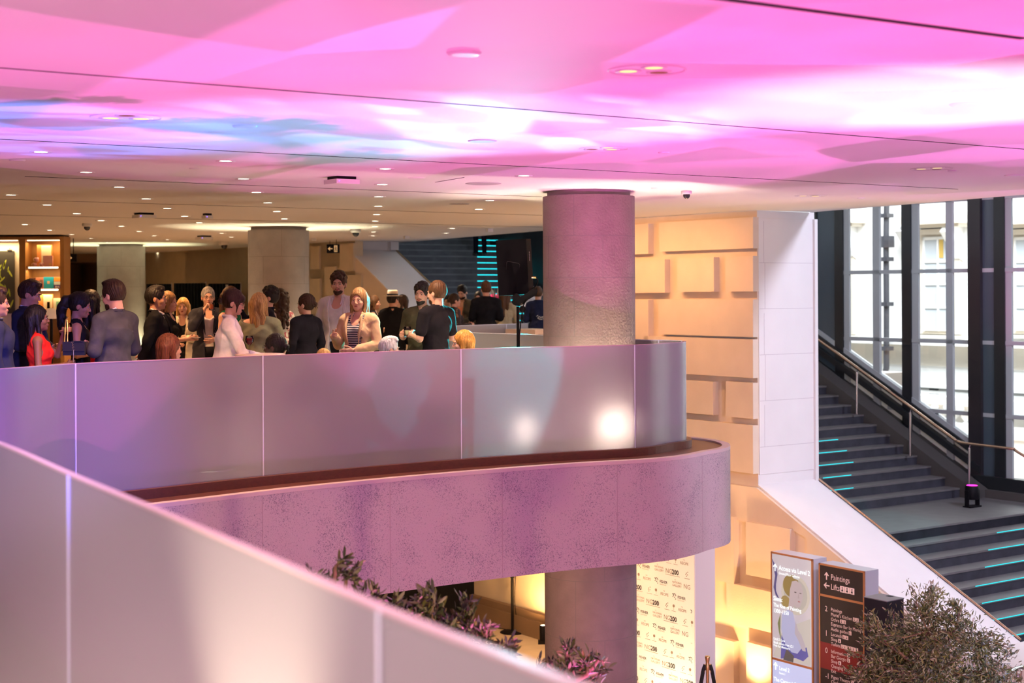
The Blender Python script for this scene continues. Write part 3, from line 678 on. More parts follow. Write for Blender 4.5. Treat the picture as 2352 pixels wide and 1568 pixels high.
# hanging signs
def arrow(mb, c, ux, uz, s, left=True, mi=0, th=.0):
    c = Vector(c); ux = Vector(ux); uz = Vector(uz); sg = -1 if left else 1
    def q(pts): mb.add([c + ux*(a*s*sg) + uz*(b*s) for a, b in pts], [tuple(range(len(pts)))], mi)
    q([(-.5, -.09), (.4, -.09), (.4, .09), (-.5, .09)])
    q([(.5, 0), (.02, .42), (.02, .20), (.26, 0)]); q([(.5, 0), (.26, 0), (.02, -.20), (.02, -.42)])
def exit_sign(x0, y0, x1, y1, left, man, label, d):
    a = PD(x0, y0, d); b = PD(x1, y1, d); w = b.x-a.x; h = a.z-b.z; c = (a+b)/2
    o = thing('exit_sign', label, 'sign', (c.x, c.y, c.z))
    mb = MB(); mb.box((0, 0, 0), (w, .05, h)); obj('panel', mb, 'black', o)
    mb = MB(); mb.box((-w*.25, 0, h/2+.03+(ZC-a.z-.06)/2-.03), (.012, .012, ZC-a.z)); mb.box((w*.25, 0, h/2+(ZC-a.z)/2), (.012, .012, ZC-a.z)); obj('hanger', mb, 'black', o)
    mb = MB(); ux, uz = (1, 0, 0), (0, 0, 1)
    arrow(mb, (-w*.22 if man else 0, -.027, 0), ux, uz, h*.55, left)
    if man:
        mb.add([(w*.08, -.027, -h*.38), (w*.34, -.027, -h*.38), (w*.34, -.027, h*.38), (w*.08, -.027, h*.38)], [(0, 1, 2, 3)])
    obj('arrow_symbol', mb, mat('sign_cream', (.85, .62, .32), .6, emit=(.85, .60, .30), estr=.35), o)
    if man:
        mb = MB(); hx = w*.22
        mb.ball((hx, -.03, h*.24), h*.055, 8); mb.tube([(hx, -.03, h*.17), (hx-.02*h, -.03, -.02*h), (hx+.1*h, -.03, -.14*h), (hx+.06*h, -.03, -.3*h)], h*.035, 6)
        mb.tube([(hx-.02*h, -.03, -.02*h), (hx-.12*h, -.03, -.3*h)], h*.035, 6); mb.tube([(hx-.13*h, -.03, .02*h), (hx, -.03, .14*h), (hx+.13*h, -.03, .02*h)], h*.028, 6)
        obj('running_figure', mb, 'black', o)
exit_sign(750.5, 561, 780, 581, True, True, 'black hanging exit sign with a left arrow and running figure', 33.0)
exit_sign(147, 583, 176, 601, False, False, 'black hanging sign with a right arrow beside the bookshelf', 31.5)
exit_sign(536, 588, 556, 605, True, True, 'small black hanging exit sign left of the column behind the crowd', 40.0)
# ------------------------------------------------------------------ back of the gallery
mb = MB(); mb.box((-16, 47, 1.5), (44, .3, 3.2)); struct('wall_back', mb, 'brown')
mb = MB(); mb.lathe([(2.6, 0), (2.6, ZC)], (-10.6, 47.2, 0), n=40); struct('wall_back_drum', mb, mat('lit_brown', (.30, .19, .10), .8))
mb = MB(); c = PD(562, 640, 42); mb.box((c.x, 42, 1.4), (.32, .3, 2.84)); struct('wall_back_pier', mb, mat('ochre', (.45, .29, .10), .7))
mb = MB(); mb.box((-16, 45.2, ZC-.12), (44, 3.0, .24)); struct('trim_30', mb, 'brown')
# black drape screens
for k, (x0, x1, y) in enumerate(((335, 397, 652), (398, 476, 650), (477, 556, 651))):
    a = PD(x0, y, 38); b = PD(x1, y, 38); o = thing('drape_screen', ['black drape screen, left of three behind the crowd', 'black drape screen, middle of three behind the crowd', 'black drape screen, right of three behind the crowd'][k], 'screen', ((a.x+b.x)/2, 38, 0))
    w = b.x-a.x; n = 40; P = [Vector((a.x + .02 + (w-.07)*i/n - (a.x+b.x)/2, .03*math.sin(i*1.6))) for i in range(n+1)]
    mb = MB(); mb.ribbon(P, 0.02, a.z, .02); obj('drape', mb, 'blackwall', o)
    mb = MB(); mb.tube([(w/2-.03, 0, 0), (w/2-.03, 0, a.z+.03)], .014, 8); mb.box((w/2-.04, 0, .01), (.06, .4, .02)); obj('pole', mb, 'steel', o)
# ------------------------------------------------------------------ lit bookshelf
D = 29.5
def X(px): return (px-CX)/F*D
def Z(py, px=80): return PD(px, py, D).z
sh = thing('bookshelf', 'tall oak bookshelf with lit shelves at the left edge', 'bookshelf', (X(75), D, 0))
def B(mb, x0, x1, y0, y1, z0, z1): mb.box((X((x0+x1)/2)-sh.location.x, (y0+y1)/2, (z0+z1)/2), (X(x1)-X(x0), y1-y0, z1-z0))
mb = MB(); 
for (x0, x1) in ((45, 59), (139, 148), (-70, -62)): B(mb, x0, x1, -.02, .42, 0, Z(550))
B(mb, -70, 148, -.03, .42, Z(550), Z(543)); B(mb, -70, 148, .40, .42, 0, Z(550)); obj('carcass', mb, 'oak', sh)
mb = MB(); B(mb, -80, 142, -.12, .5, Z(543)+.001, Z(541)+.03); obj('cornice', mb, 'black', sh)
mb = MB(); B(mb, -62, 45, .30, .395, .5, Z(551)); obj('back_panel', mb, mat('cream_display_panel', (.85, .76, .62), .7), sh)
for y in (614, 665, 716):
    mb = MB(); B(mb, 60, 138, .0, .39, Z(y), Z(y)+.02); s_ = obj('shelf', mb, 'oak', sh)
    mb = MB(); B(mb, 66, 134, -.012, -.002, Z(y)-.02, Z(y)+.012); obj('light_strip', mb, 'shelfled', s_)
mb = MB(); B(mb, 62, 136, .02, .05, Z(553), Z(551)); obj('light_strip', mb, 'shelfled', sh)
mb = MB(); B(mb, -60, 40, .02, .05, Z(553), Z(551)); obj('light_strip', mb, 'shelfled', sh)
for x0, x1, z1_, pw in ((62, 136, 556, 4), (62, 136, 619, 4), (62, 136, 670, 4), (-50, 42, 556, 12)):
    area('shelf_lamp', (X((x0+x1)/2), D+.10, Z(z1_)), (X((x0+x1)/2), D+.22, 0), pw, (1, .72, .36), X(x1)-X(x0), .04)
    area('shelf_lamp', (X(137.5), D+.10, Z(z1_)-.05), (X(130), D+.38, Z(z1_)-.4), pw*.25, (1, .6, .2), .02, .3)
def book(label, x0, x1, y0, y1, col, name='book', yy=.16, title=None, tc=(.9, .9, .85), panels=()):
    zb_ = Z(y1); h = Z(y0)-zb_; w = X(x1)-X(x0)
    o = thing(name, label, 'book', (X((x0+x1)/2), D+yy, zb_))
    mb = MB(); mb.box((0, 0, h/2), (w, .035, h)); obj('cover', mb, mat('book_cover', col, .5), o)
    mb = MB(); mb.box((.002, .002, h-.001), (w-.008, .028, .004)); obj('pages', mb, mat('paper', (.85, .8, .7), .8), o)
    if panels:
        mb = MB(); mb2 = None
        for (u0, u1, v0, v1, c) in panels:
            m_ = MB(); m_.box(((u0+u1-1)/2*w, -.0185, (v0+v1)/2*h), ((u1-u0)*w, .001, (v1-v0)*h)); obj('cover_print', m_, mat('cover_print', c, .6), o)
    if title:
        m_ = MB(); put_text(m_, title[0], h*title[1], (-w/2+title[2]*w, -.0195, title[3]*h), (1, 0, 0), (0, 0, 1), .02); obj('cover_title', m_, mat('cover_title', tc, .6), o)
book('large orange and white art book standing on the top shelf', 80, 114, 562, 613, (.80, .30, .08), panels=((.3, .97, .1, .97, (.9, .75, .5)), (.55, .8, .15, .5, (.35, .1, .08))))
book('small pink book in front of the large orange book', 97, 119, 587, 613, (.80, .42, .38), yy=.08, panels=((.62, .88, .15, .32, (.85, .6, .25)),))
book('dark red book, leftmost on the second shelf', 62, 76, 638, 663, (.10, .03, .02), panels=((.2, .9, .5, .8, (.7, .12, .05)),))
book('orange portrait book on the second shelf', 77, 95, 637, 663, (.62, .22, .12), panels=((.5, .9, .1, .8, (.25, .12, .1)),))
book('turquoise blue book on the second shelf', 95, 118, 636, 663, (.02, .42, .62), panels=((.36, .62, .42, .66, (.75, .5, .3)),))
book('book with orange, white and purple bands on the second shelf', 119, 140, 636, 663, (.12, .07, .30), panels=((0, 1, .62, .99, (.85, .30, .05)), (0, 1, .34, .60, (.65, .75, .8))), title=('Art', .26, .12, .08))
book('large orange and white art book on the third shelf', 83, 116, 676, 714, (.85, .32, .08), panels=((.35, .97, .1, .97, (.9, .75, .5)), (.6, .8, .15, .55, (.35, .12, .1))))
book('pale green framed book on the third shelf', 117, 140, 685, 714, (.75, .72, .55), panels=((.3, .8, .3, .75, (.2, .45, .3)),))
book('yellow book at the left of the third shelf', 77, 83, 690, 714, (.85, .6, .05))
for k, (x0, y1, wh) in enumerate(((74, 601, 'upper of the two stacked'), (70, 613, 'left of the two standing'), (86, 613, 'right of the two standing'))):
    o = thing('mug', 'pink patterned mug on the top shelf, ' + wh, 'mug', (X(x0+8), D+.08, Z(y1) + (.0)))
    mb = MB(); mb.lathe([(.035, 0), (.04, .01), (.04, .085), (.036, .085), (.036, .02)], n=20); obj('cup', mb, mat('mug_glaze', (.55, .25, .25), .3), o)
    mb = MB(); mb.tube([(-.038, 0, .07), (-.062, 0, .062), (-.066, 0, .04), (-.058, 0, .02), (-.038, 0, .015)], .006, 6); obj('handle', mb, mat('mug_cream', (.8, .65, .5), .3), o)
# framed dark poster on the left bay
o = thing('hanging_print', 'dark floral print clipped to a hanger in the left bay of the bookshelf', 'print', (X(0), D+.26, Z(720)))
h = Z(575)-Z(720)
mb = MB(); mb.box((X(2)-X(0), 0, h/2), (X(24)-X(-20), .02, h)); obj('sheet', mb, mat('dark_print', (.045, .04, .035), .5), o)
mb = MB(); 
for k in range(34):
    u = random.uniform(-.25, .15); zz = random.uniform(.12*h, .80*h); s = random.uniform(.03, .07); a = random.uniform(-.9, .9)
    mb.add([(u+s*(math.cos(a)*math.cos(t)*.28-math.sin(a)*math.sin(t)*1.5), -.0115, zz+s*(math.sin(a)*math.cos(t)*.28+math.cos(a)*math.sin(t)*1.5)) for t in np.linspace(0, 5.5, 8)], [tuple(range(8))])
obj('floral_pattern', mb, mat('yellow_green_print', (.45, .50, .06), .6), o)
mb = MB(); mb.box((X(13)-X(0), -.01, h+.01), (.09, .03, .03)); mb.tube([(X(13)-X(0), -.01, h+.02), (X(13)-X(0), -.01, h+.06)], .006); obj('clip', mb, 'steel', o)
# ------------------------------------------------------------------ outside: neighbouring white facade
AO = 36.0
mb = MB(); mb.gbox(AO, AO+.5, 2, 62, -6, 16); struct('wall_outside', mb, 'ext')
def ofac(px0, px1, y0, y1, d=.25, a=AO): # box standing proud of facade by d
    b1, zt = PA(px0, y0, a); b0_, zb_ = PA(px1, y1, a); return (a-d, a, min(b0_, b1), max(b0_, b1), zb_, zt)
mb = MB()
for (y0, y1, d) in ((782, 790, .55), (880, 886, .3), (893, 900, .2), (918, 930, .55)):
    z1_ = PA(2100, y0, AO)[1]; z0_ = PA(2100, y1, AO)[1]; mb.gbox(AO-d, AO, 2, 60, z0_, z1_)
struct('trim_31', mb, 'ext')
mb = MB(); z1_ = PA(2100, 792, AO)[1]; z0_ = PA(2100, 838, AO)[1]; mb.gbox(AO-.06, AO, 2, 60, z0_, z1_); struct('trim_32', mb, 'ext2')
for k, (px0, px1) in enumerate(((2120, 2205), (1905, 1960), (2330, 2420))):
    o = thing('stone_window', ['outside sash window with an orange blind, seen through the middle panes', 'outside window partly hidden by the left frames of the glass wall', 'outside window at the far right edge'][k], 'window', G(AO, PA((px0+px1)/2, 600, AO)[0], -1.5))
    mb = MB(); mb.gbox(*ofac(px0-6, px1+6, 536, 768, .12)); mb.gbox(*ofac(px0-22, px1+30, 500, 512, .7)); mb.gbox(*ofac(px0-16, px1+22, 512, 520, .5)); mb.gbox(*ofac(px0-2, px1+2, 528, 536, .3)); mb.gbox(*ofac(px0-12, px1+12, 768, 778, .4)); obj('surround', mb, 'ext2', o, world=True)
    mb = MB()
    for s_ in (px0-12, px1+8):
        b_, zt = PA(s_, 520, AO); pr = [(.5, 0), (.62, -.15), (.35, -.45), (.18, -.9), (.0, -1.0), (0, 0)]
        mb.extr([G(AO-x_, b_, zt+z_) for x_, z_ in pr], G(0, .35, 0) - G(0, 0, 0))
    obj('console', mb, 'ext', o, world=True)
    mb = MB(); mb.gbox(*ofac(px0+8, px1-8, 545, 760, .14)); obj('sash_glass', mb, 'extglass', o, world=True)
    mb = MB(); 
    for t in (0, .5, 1): x_ = px0+8 + t*(px1-px0-20); mb.gbox(*ofac(x_, x_+4, 545, 760, .18))
    for y_ in (545, 598, 650, 704, 756): mb.gbox(*ofac(px0+8, px1-8, y_, y_+4, .18))
    obj('sash_bars', mb, 'ext', o, world=True)
    if k == 0:
        mb = MB(); mb.gbox(*ofac(2165, 2174, 548, 592, .16)); obj('blind', mb, 'blind', o, world=True)
o = thing('downpipe', 'dark downpipe on the white facade outside the glass wall', 'downpipe', G(AO-.8, PA(2035, 600, AO-.8)[0], -4))
A8 = AO-.9
def dpx(x, y): b, z = PA(x, y, A8); return G(A8, b, z)
mb = MB(); mb.tube([dpx(2037, 440), dpx(2035, 560), dpx(2036, 700), dpx(2036, 780), dpx(2036, 845), dpx(2028, 870), dpx(2028, 940)], .085, 10); obj('pipe', mb, 'pipe', o, world=True)
mb = MB()
for y in (495, 595, 698, 800): mb.box(dpx(2036, y), (.30, .3, .12), TH)
mb.box(dpx(2039, 555), (.24, .3, .34), TH); obj('pipe_collar', mb, 'pipe', o, world=True)
mb = MB(); 
ob = PA(2148, 902, AO-.1)
mb.gbox(*ofac(2140, 2156, 892, 909, .12)); o = obj('vent_grille', mb, mat('dark_grille', (.06, .07, .08), .6)); tag(o, 'square dark vent grille low on the white facade outside', 'vent')
# balustrade outside
o = thing('stone_balustrade', 'white stone balustrade with bulbous balusters outside the glass wall', 'balustrade', G(AO-2, 20, -6))
A2 = AO-2.2; zt = PA(2130, 925, A2)[1]; zb_ = PA(2130, 965, A2)[1]
mb = MB(); mb.gbox(A2-.25, A2+.25, 4, 50, zt, zt+.22); mb.gbox(A2-.2, A2+.2, 4, 50, zb_-.3, zb_); mb.gbox(A2-.15, A2+.6, 4, 50, -9, zb_-.3); obj('coping', mb, 'ext', o, world=True)
for k in range(60):
    b_ = 8 + k*.42 + (k // 9)*.5; p = G(A2, b_, zb_); h = zt-zb_; mb = MB()
    mb.lathe([(.10, 0), (.10, .04*h), (.05, .12*h), (.15, .38*h), (.07, .75*h), (.05, .85*h), (.10, .95*h), (.10, h)], p, n=10); obj('baluster', mb, 'ext', o, world=True)
mb = MB(); mb.prism([tuple(G(23, -20, 0).to_2d()), tuple(G(60, -20, 0).to_2d()), tuple(G(60, 80, 0).to_2d()), tuple(G(23, 80, 0).to_2d())], -9.3, -9); struct('floor_outside', mb, 'ext')
# ------------------------------------------------------------------ stair handrail, stage lamp, leds on the treads
AH = 21.45
def hp(x, y): b, z = PA(x, y, AH); return G(AH, b, z)
o = thing('stair_handrail', 'polished bronze handrail on steel posts climbing beside the glass wall', 'handrail', hp(2223, 1119))
pts = [hp(1842, 752), hp(1871, 773), hp(2030, 889), hp(2180, 1000), hp(2200, 1013), hp(2222, 1018), hp(2322, 1030), hp(2335, 1036), hp(2420, 1090), hp(2600, 1215)]
mb = MB(); mb.tube(smooth_line(pts, 4), .024, 10); obj('rail', mb, 'bronze', o, world=True)
for (x, yt, yb) in ((1968, 848, 945), (2090.5, 940, 1041), (2226, 1022, 1140)):
    mb = MB(); mb.tube([hp(x, yb+6), hp(x, yt+6)], .021, 10); mb.tube([hp(x, yt+6), hp(x+3, yt-2)], .010, 8); obj('post', mb, 'steel', o, world=True)
b_ = PA(2229, 1140, 21.55)[0]
o = thing('stage_uplight', 'small black stage light glowing magenta on the stair landing', 'stage light', (sp_.x, sp_.y, zLand), TH)
mb = MB(); mb.lathe([(.10, .13), (.115, .16), (.115, .34), (.10, .36)], n=20); obj('housing', mb, 'black', o)
mb = MB(); mb.lathe([(.09, .361), (.04, .364)], n=20); obj('lens', mb, emis('magenta_lens', (1, .02, .5), 6), o)
mb = MB(); mb.box((-.135, 0, .14), (.02, .08, .28)); mb.box((.135, 0, .14), (.02, .08, .28)); mb.box((0, 0, .012), (.29, .16, .024)); obj('bracket', mb, 'black', o)
o = tag(bpy.data.objects.new('led_step_strip', None), 'cyan light strips along the nosings of the lower stair', 'light strip'); COL.objects.link(o); o.location = G(20, 13, zLand-1)
for k in range(1, 9):
    zt = zLand - k*RS; bf = bLand0 - k*RUN; aR_ = 24.3; aL_ = PB([0, 2290, 2270, 2262, 2240, 2255, 2260, 2290, 2310][k], 1300, bf)[0]
    mb = MB(); mb.gbox(aL_, aR_, bf-.004, bf-.001, zt-.012, zt-.001); obj('strip', mb, 'cyanled', o, world=True)
for k in range(3, 9):
    zt = zLand + (k+1)*RS if k > 0 else 0; bf = bLand1 + k*RUN
for k, (x0, x1) in {1: (1900, 1960), 2: (1890, 1955), 3: (1880, 1960), 4: (1868, 1945), 5: (1866, 1925)}.items():
    zt = zLand + (k+1)*RS; bf = bLand1 + k*RUN; a0 = PB(x0, 1080, bf)[0]; a1 = PB(x1, 1080, bf)[0]
    mb = MB(); mb.gbox(max(16.7, a0), a1, bf-.004, bf-.001, zt-.012, zt-.001); obj('strip', mb, 'cyanled', o, world=True)
# curved handrail at the stair foot, bottom right
PBR = 13.0
pts = [PD(2255, 1640, 15.2), PD(2270, 1592, 15.5), PD(2300, 1562, 15.8), PD(2325, 1541, 16.0), PD(2352, 1532, 16.4), PD(2420, 1524, 17.2), PD(2520, 1500, 18.0)]
o = thing('stair_handrail', 'curved steel handrail lit magenta in the bottom right corner', 'handrail', pts[0])
mb = MB(); mb.tube(smooth_line(pts, 5), .026, 10); obj('rail', mb, 'steel', o, world=True)
mb = MB(); p = PD(2345, 1538, 16.2); mb.tube([p, p+Vector((0, .02, -.12)), p+Vector((.05, .25, -.14))], .014, 8); mb.ball(p+Vector((.05, .25, -.14)), .05, 10); obj('bracket', mb, 'steel', o, world=True)
spot('magenta_floor_lamp', tuple(G(17.9, 10.8, ZL+.15)), tuple(G(17.9, 11.3, -2.6)), 240, (1.0, .03, .5), 60, .9, .05)
# ------------------------------------------------------------------ loudspeaker on stand
DSP = 18.6
def S(x, y, d=DSP): return PD(x, y, d)
o = thing('speaker_stand', 'tall black loudspeaker stand pole behind the curved balustrade', 'stand', (S(1190, 800).x, DSP+.12, 0))
zt = S(1190, 704).z
mb = MB(); mb.lathe([(.024, 0), (.024, zt-.55)], n=12); mb.lathe([(.018, zt-.56), (.018, zt)], n=12); obj('pole', mb, 'black', o)
mb = MB(); mb.lathe([(.03, zt-.62), (.032, zt-.52)], n=12); mb.box((-.035, 0, zt-.56), (.05, .02, .03)); mb.lathe([(.029, zt-.95), (.029, zt-.90)], n=12); obj('clamp', mb, 'black', o)
mb = MB(); mb.lathe([(.26, 0), (.26, .012), (.23, .018)], n=28); obj('base', mb, 'black', o)
# cabinet
c = S(1180, 614); o2 = thing('loudspeaker', 'black loudspeaker cabinet seen from behind, tilted forward on the stand', 'loudspeaker', (S(1190, 690).x, DSP+.1, S(1190, 690).z), .0)
def LV(x, y, dd): p = PD(x, y, DSP+dd); return p - o2.location
mb = MB()
f_ = [LV(1138.5, 552, .0), LV(1208.5, 548, .12), LV(1215, 675, .12), LV(1145, 679, 0)]
bk = [LV(1138.5, 552, .0)+Vector((.17, .42, 0)), LV(1219, 548.5, .30), LV(1226, 673, .30), LV(1145, 679, 0)+Vector((.17, .42, 0))]
mb.add(f_+bk, [(0, 1, 2, 3), (7, 6, 5, 4), (0, 4, 5, 1), (1, 5, 6, 2), (2, 6, 7, 3), (3, 7, 4, 0)]); obj('cabinet', mb, mat('black_cabinet', (.006, .005, .008), .7, spec=.08), o2)
mb = MB(); L_ = lambda x, y: LV(x, y, .0 + (x-1138)/70*.12 - .004)
mb.tube([L_(1166, 600), L_(1190, 604), L_(1194, 608), L_(1192, 618), L_(1180, 622), L_(1172, 627), L_(1166, 626), L_(1163, 616), L_(1164, 602), L_(1166, 600)], .003, 6); obj('badge_outline', mb, mat('cab_badge', (.035, .03, .04), .5), o2)
mb = MB(); ux = (bk[1]-f_[1]).normalized(); uz = Vector((0, 0, 1))
for k, y in enumerate((579, 583.5, 587.5, 591, 594.5, 597.5)):
    q = LV(1213.5+ (y-579)*.05, y, .19); q.x += .0; mb.box(q + Vector((.012, -.006, 0)), (.014, .004, .012), math.atan2(ux.y, ux.x))
obj('side_marking', mb, mat('pale_print', (.6, .5, .55), .6), o2)
mb = MB(); mb.tube([LV(1221, 637, .2), LV(1231, 637, .2)], .012, 8); obj('plug', mb, 'brass', o2)
mb = MB(); mb.tube(smooth_line([LV(1231, 637, .2), LV(1235, 643, .2), LV(1234, 650, .2), LV(1229, 658, .2), LV(1221, 664, .2)], 4), .007, 8)
mb.tube(smooth_line([LV(1209, 688, .06), LV(1203, 700, .06), LV(1199, 720, .06), LV(1196, 745, .06), LV(1193, 770, .06), LV(1193, 800, .06)], 4), .007, 8); obj('cable', mb, 'black', o2)
mb = MB()
yk = [(1176, 690), (1195, 681), (1212, 672), (1227, 660), (1229, 668), (1226, 676), (1206, 688), (1198, 697), (1185, 702), (1180, 700), (1176, 696)]
mb.extr([LV(x, y, -.03) for x, y in yk], (0, .07, 0)); mb.extr([LV(x+6, y+1, .14) for x, y in yk], (0, .05, 0)); obj('yoke', mb, 'black', o2)
mb = MB(); mb.extr([LV(1185, 693, .02), LV(1200, 691, .02), LV(1200, 699, .02), LV(1185, 699, .02)], (0, .16, 0)); obj('yoke_foot', mb, mat('worn_bronze', (.12, .08, .05), .5), o2)
# lower hall: floor lamp stand, uplight, banner wall, stanchions, totems, kiosk
pb = PZ(1177, 1452, ZL)
o = thing('tripod_stand', 'black stand with a round base on the lower floor beside the stone wall', 'stand', (pb.x, pb.y, ZL))
mb = MB(); mb.lathe([(.215, 0), (.215, .012), (.20, .02), (.03, .03)], n=32); obj('base', mb, 'black', o)
mb = MB(); mb.lathe([(.026, .02), (.026, 1.05)], n=12); mb.lathe([(.018, 1.0), (.018, 2.1)], n=12); obj('pole', mb, 'black', o)
mb = MB(); mb.lathe([(.036, .95), (.036, 1.06)], n=12); mb.tube([(-.09, 0, 1.0), (.09, 0, 1.0)], .014, 8); mb.ball((-.09, 0, 1.0), .025, 8); obj('clamp', mb, 'black', o)
mb = MB(); mb.tube(smooth_line([(.03, 0, 1.5), (.06, .02, 1.1), (.04, 0, .6), (.07, .02, .25), (.1, .05, .03), (-.3, .3, .02), (-.6, .6, .02)], 5), .006, 6); obj('cable', mb, 'black', o)
pb = PZ(1247, 1478, ZL); o = thing('floor_spotlight', 'small black spotlight on the lower floor at the column edge', 'spotlight', pb)
mb = MB(); mb.lathe([(.05, .06), (.055, .08), (.055, .3), (.04, .31)], n=14); obj('housing', mb, 'black', o)
mb = MB(); mb.lathe([(.036, .311), (.01, .313)], n=12); obj('lens', mb, 'lamp', o); mb = MB(); mb.box((0, 0, .03), (.16, .1, .06)); obj('foot', mb, 'black', o)
spot('floor_spot_lamp', (pb.x-.15, pb.y-.2, ZL+.35), tuple(G(15.5, 21.4, -2.6)), 200, (1, .55, .18), 110, .8, .05)
spot('lower_downlight', tuple(G(13.5, 19.2, -1.3)), tuple(G(14.2, 19.6, ZL)), 420, (1, .60, .25), 130, .7, .1)
spot('lower_downlight', tuple(G(13.0, 16.0, -1.3)), tuple(G(12.6, 15.5, ZL)), 150, (1, .62, .3), 120, .7, .1)
# banner wall (logo backdrop)
AB = 13.0
bR = PA(1597, 1400, AB)[0]; bT = bR + 1.5; zT = -3.08+EYE
o = thing('logo_wall', 'cream backdrop wall printed with repeated logos, right of the lower column', 'banner', G(AB, bR, ZL))
mb = MB(); mb.gbox(AB, AB+.34, bR, bT, ZL, zT); obj('panel', mb, mat('pink_white_board', (.80, .74, .74), .6), o, world=True)
mb = MB(); mb.gbox(AB-.006, AB-.001, bR+.01, bT, ZL+.02, zT); obj('printed_sheet', mb, mat('cream_print_sheet', (.88, .80, .66), .6), o, world=True)
U = Vector((-BX[0], -BX[1], 0)); ZV = Vector((0, 0, 1))      # reading direction on planes facing the camera (towards -b)
m1 = MB(); m2 = MB(); ox = AB-.008
m_ = 3500*.68/19.25*(2352/600)   # crop px per metre
def bp(bb, z): return G(ox, bb, z)
z00 = PA(1461, 1325, AB)[1]; step = .151; P_ = 1.42
for r in range(-2, 13):
    z = z00 - r*step
    for n in range(-2, 3):
        s0 = bT - .22 - ((r*.345) % P_) + .35 - n*P_      # b of sequence start (NG200), decreasing rightwards
        def put(mbk, txt, dx, size, dz=0, bold=0, sx=1.0):
            bb = s0 - dx
            w = text_w(txt, size, bold)*sx
            if bb > bT-.01 or bb-w < bR+.03: return
            put_text(mbk, txt, size, bp(bb, z+dz), U, ZV, bold, 0, sx)
        text_w = lambda t, sz, bo: max(v.x for v in text_polys(t, bo)[0])*sz
        put(m2, 'NG', 0, .085); put(m1, '200', .125, .085, 0, .035)
        for (dx, dz) in ((0, .05), (.02, .03), (.0, .012), (.025, .065), (-.012, .032)):
            bb = s0-.40-dx
            if bR+.05 < bb < bT-.05: m2.lathe([(.007, -.001), (.007, .001)], bp(bb, z+dz), n=8, R=Matrix.Rotation(TH, 3, 'Z') @ Matrix.Rotation(math.pi/2, 3, 'Y'))
        for (a0, a1) in ((.0, .27), (.36, .46), (.50, .58)):
            if s0-a1 > bR+.03 and s0-a0 < bT-.02: m2.gbox(ox-.0005, ox+.0005, s0-a1, s0-a0, z-.022, z-.018)
        bb = s0-.54
        if bR+.05 < bb < bT-.05:
            m2.gbox(ox-.0005, ox+.0005, bb-.0015, bb+.0015, z-.005, z+.03); m2.lathe([(.020, -.001), (.020, .001)], bp(bb, z+.047), n=10, R=Matrix.Rotation(TH, 3, 'Z') @ Matrix.Rotation(math.pi/2, 3, 'Y'))
        put(m2, 'RECIPE', .63, .050, 0, 0); put(m2, 'THE', .68, .020, .052)
        put(m1, 'FISHER', .96, .050, .005, .012); put(m2, 'PRODUCTIONS', .96, .018, -.022, 0)
        for q in range(9):
            dx, dz = [(0, .05), (.02, .03), (.04, .01), (.055, -.01), (.03, .055), (.05, .05), (.005, .015), (.06, .035), (.015, .045)][q]
            bb = s0-.865-dx
            if bR+.05 < bb < bT-.05: m1.lathe([(.006+.001*(q % 3), -.001), (.006, .001)], bp(bb, z+dz), n=8, R=Matrix.Rotation(TH, 3, 'Z') @ Matrix.Rotation(math.pi/2, 3, 'Y'))
        put(m2, 'NATIONAL', 1.205, .036, .040); put(m2, 'GALLERY', 1.205, .043, -.002); put(m2, 'THE', 1.245, .016, .078)
obj('bold_lettering', m1, mat('print_black', (.03, .025, .02), .7), o, world=True); obj('fine_lettering', m2, mat('print_brown', (.30, .20, .13), .7), o, world=True)
spot('banner_uplight', tuple(G(AB-.9, bR+.35, ZL+.1)), tuple(G(AB, bR+.45, ZL+1.6)), 190, (1, .82, .56), 100, .9, .06)
spot('banner_lamp', tuple(G(AB-2.2, bR+.1, -1.5)), tuple(G(AB, bR+.5, -2.6)), 90, (1, .78, .58), 80, .9, .06)
# rope stanchion
p0 = PD(1625, 1512, 17.6)
o = thing('rope_stanchion', 'brass-topped stanchion with black ropes in front of the logo wall', 'stanchion', (p0.x, p0.y, ZL))
h = p0.z - ZL + .03
mb = MB(); mb.lathe([(.16, 0), (.16, .015), (.03, .03)], n=24); mb.lathe([(.018, .02), (.018, h-.14)], n=12); obj('post', mb, 'brass', o)
mb = MB(); mb.lathe([(.028, h-.16), (.03, h-.12), (.02, h-.08), (.022, h-.06), (.03, h-.01), (.026, h), (.0, h+.002)], n=16); obj('finial', mb, 'brass', o)
for k, dx in enumerate((-1, 1)):
    mb = MB(); pts = smooth_line([(.025*dx, 0, h-.10), (.05*dx, 0, h-.17), (.085*dx, 0, h-.35), (.16*dx, .0, h-.62), (.38*dx, -.1, h-.8), (.68*dx, -.2, h-.62)], 5); mb.tube(pts, .022, 10); obj('rope', mb, mat('black_velvet', (.01, .01, .012), .95), o)
    mb = MB(); mb.tube([(.022*dx, 0, h-.10), (.04*dx, 0, h-.14), (.052*dx, 0, h-.19)], .02, 10); obj('rope_clip', mb, 'brass', o)
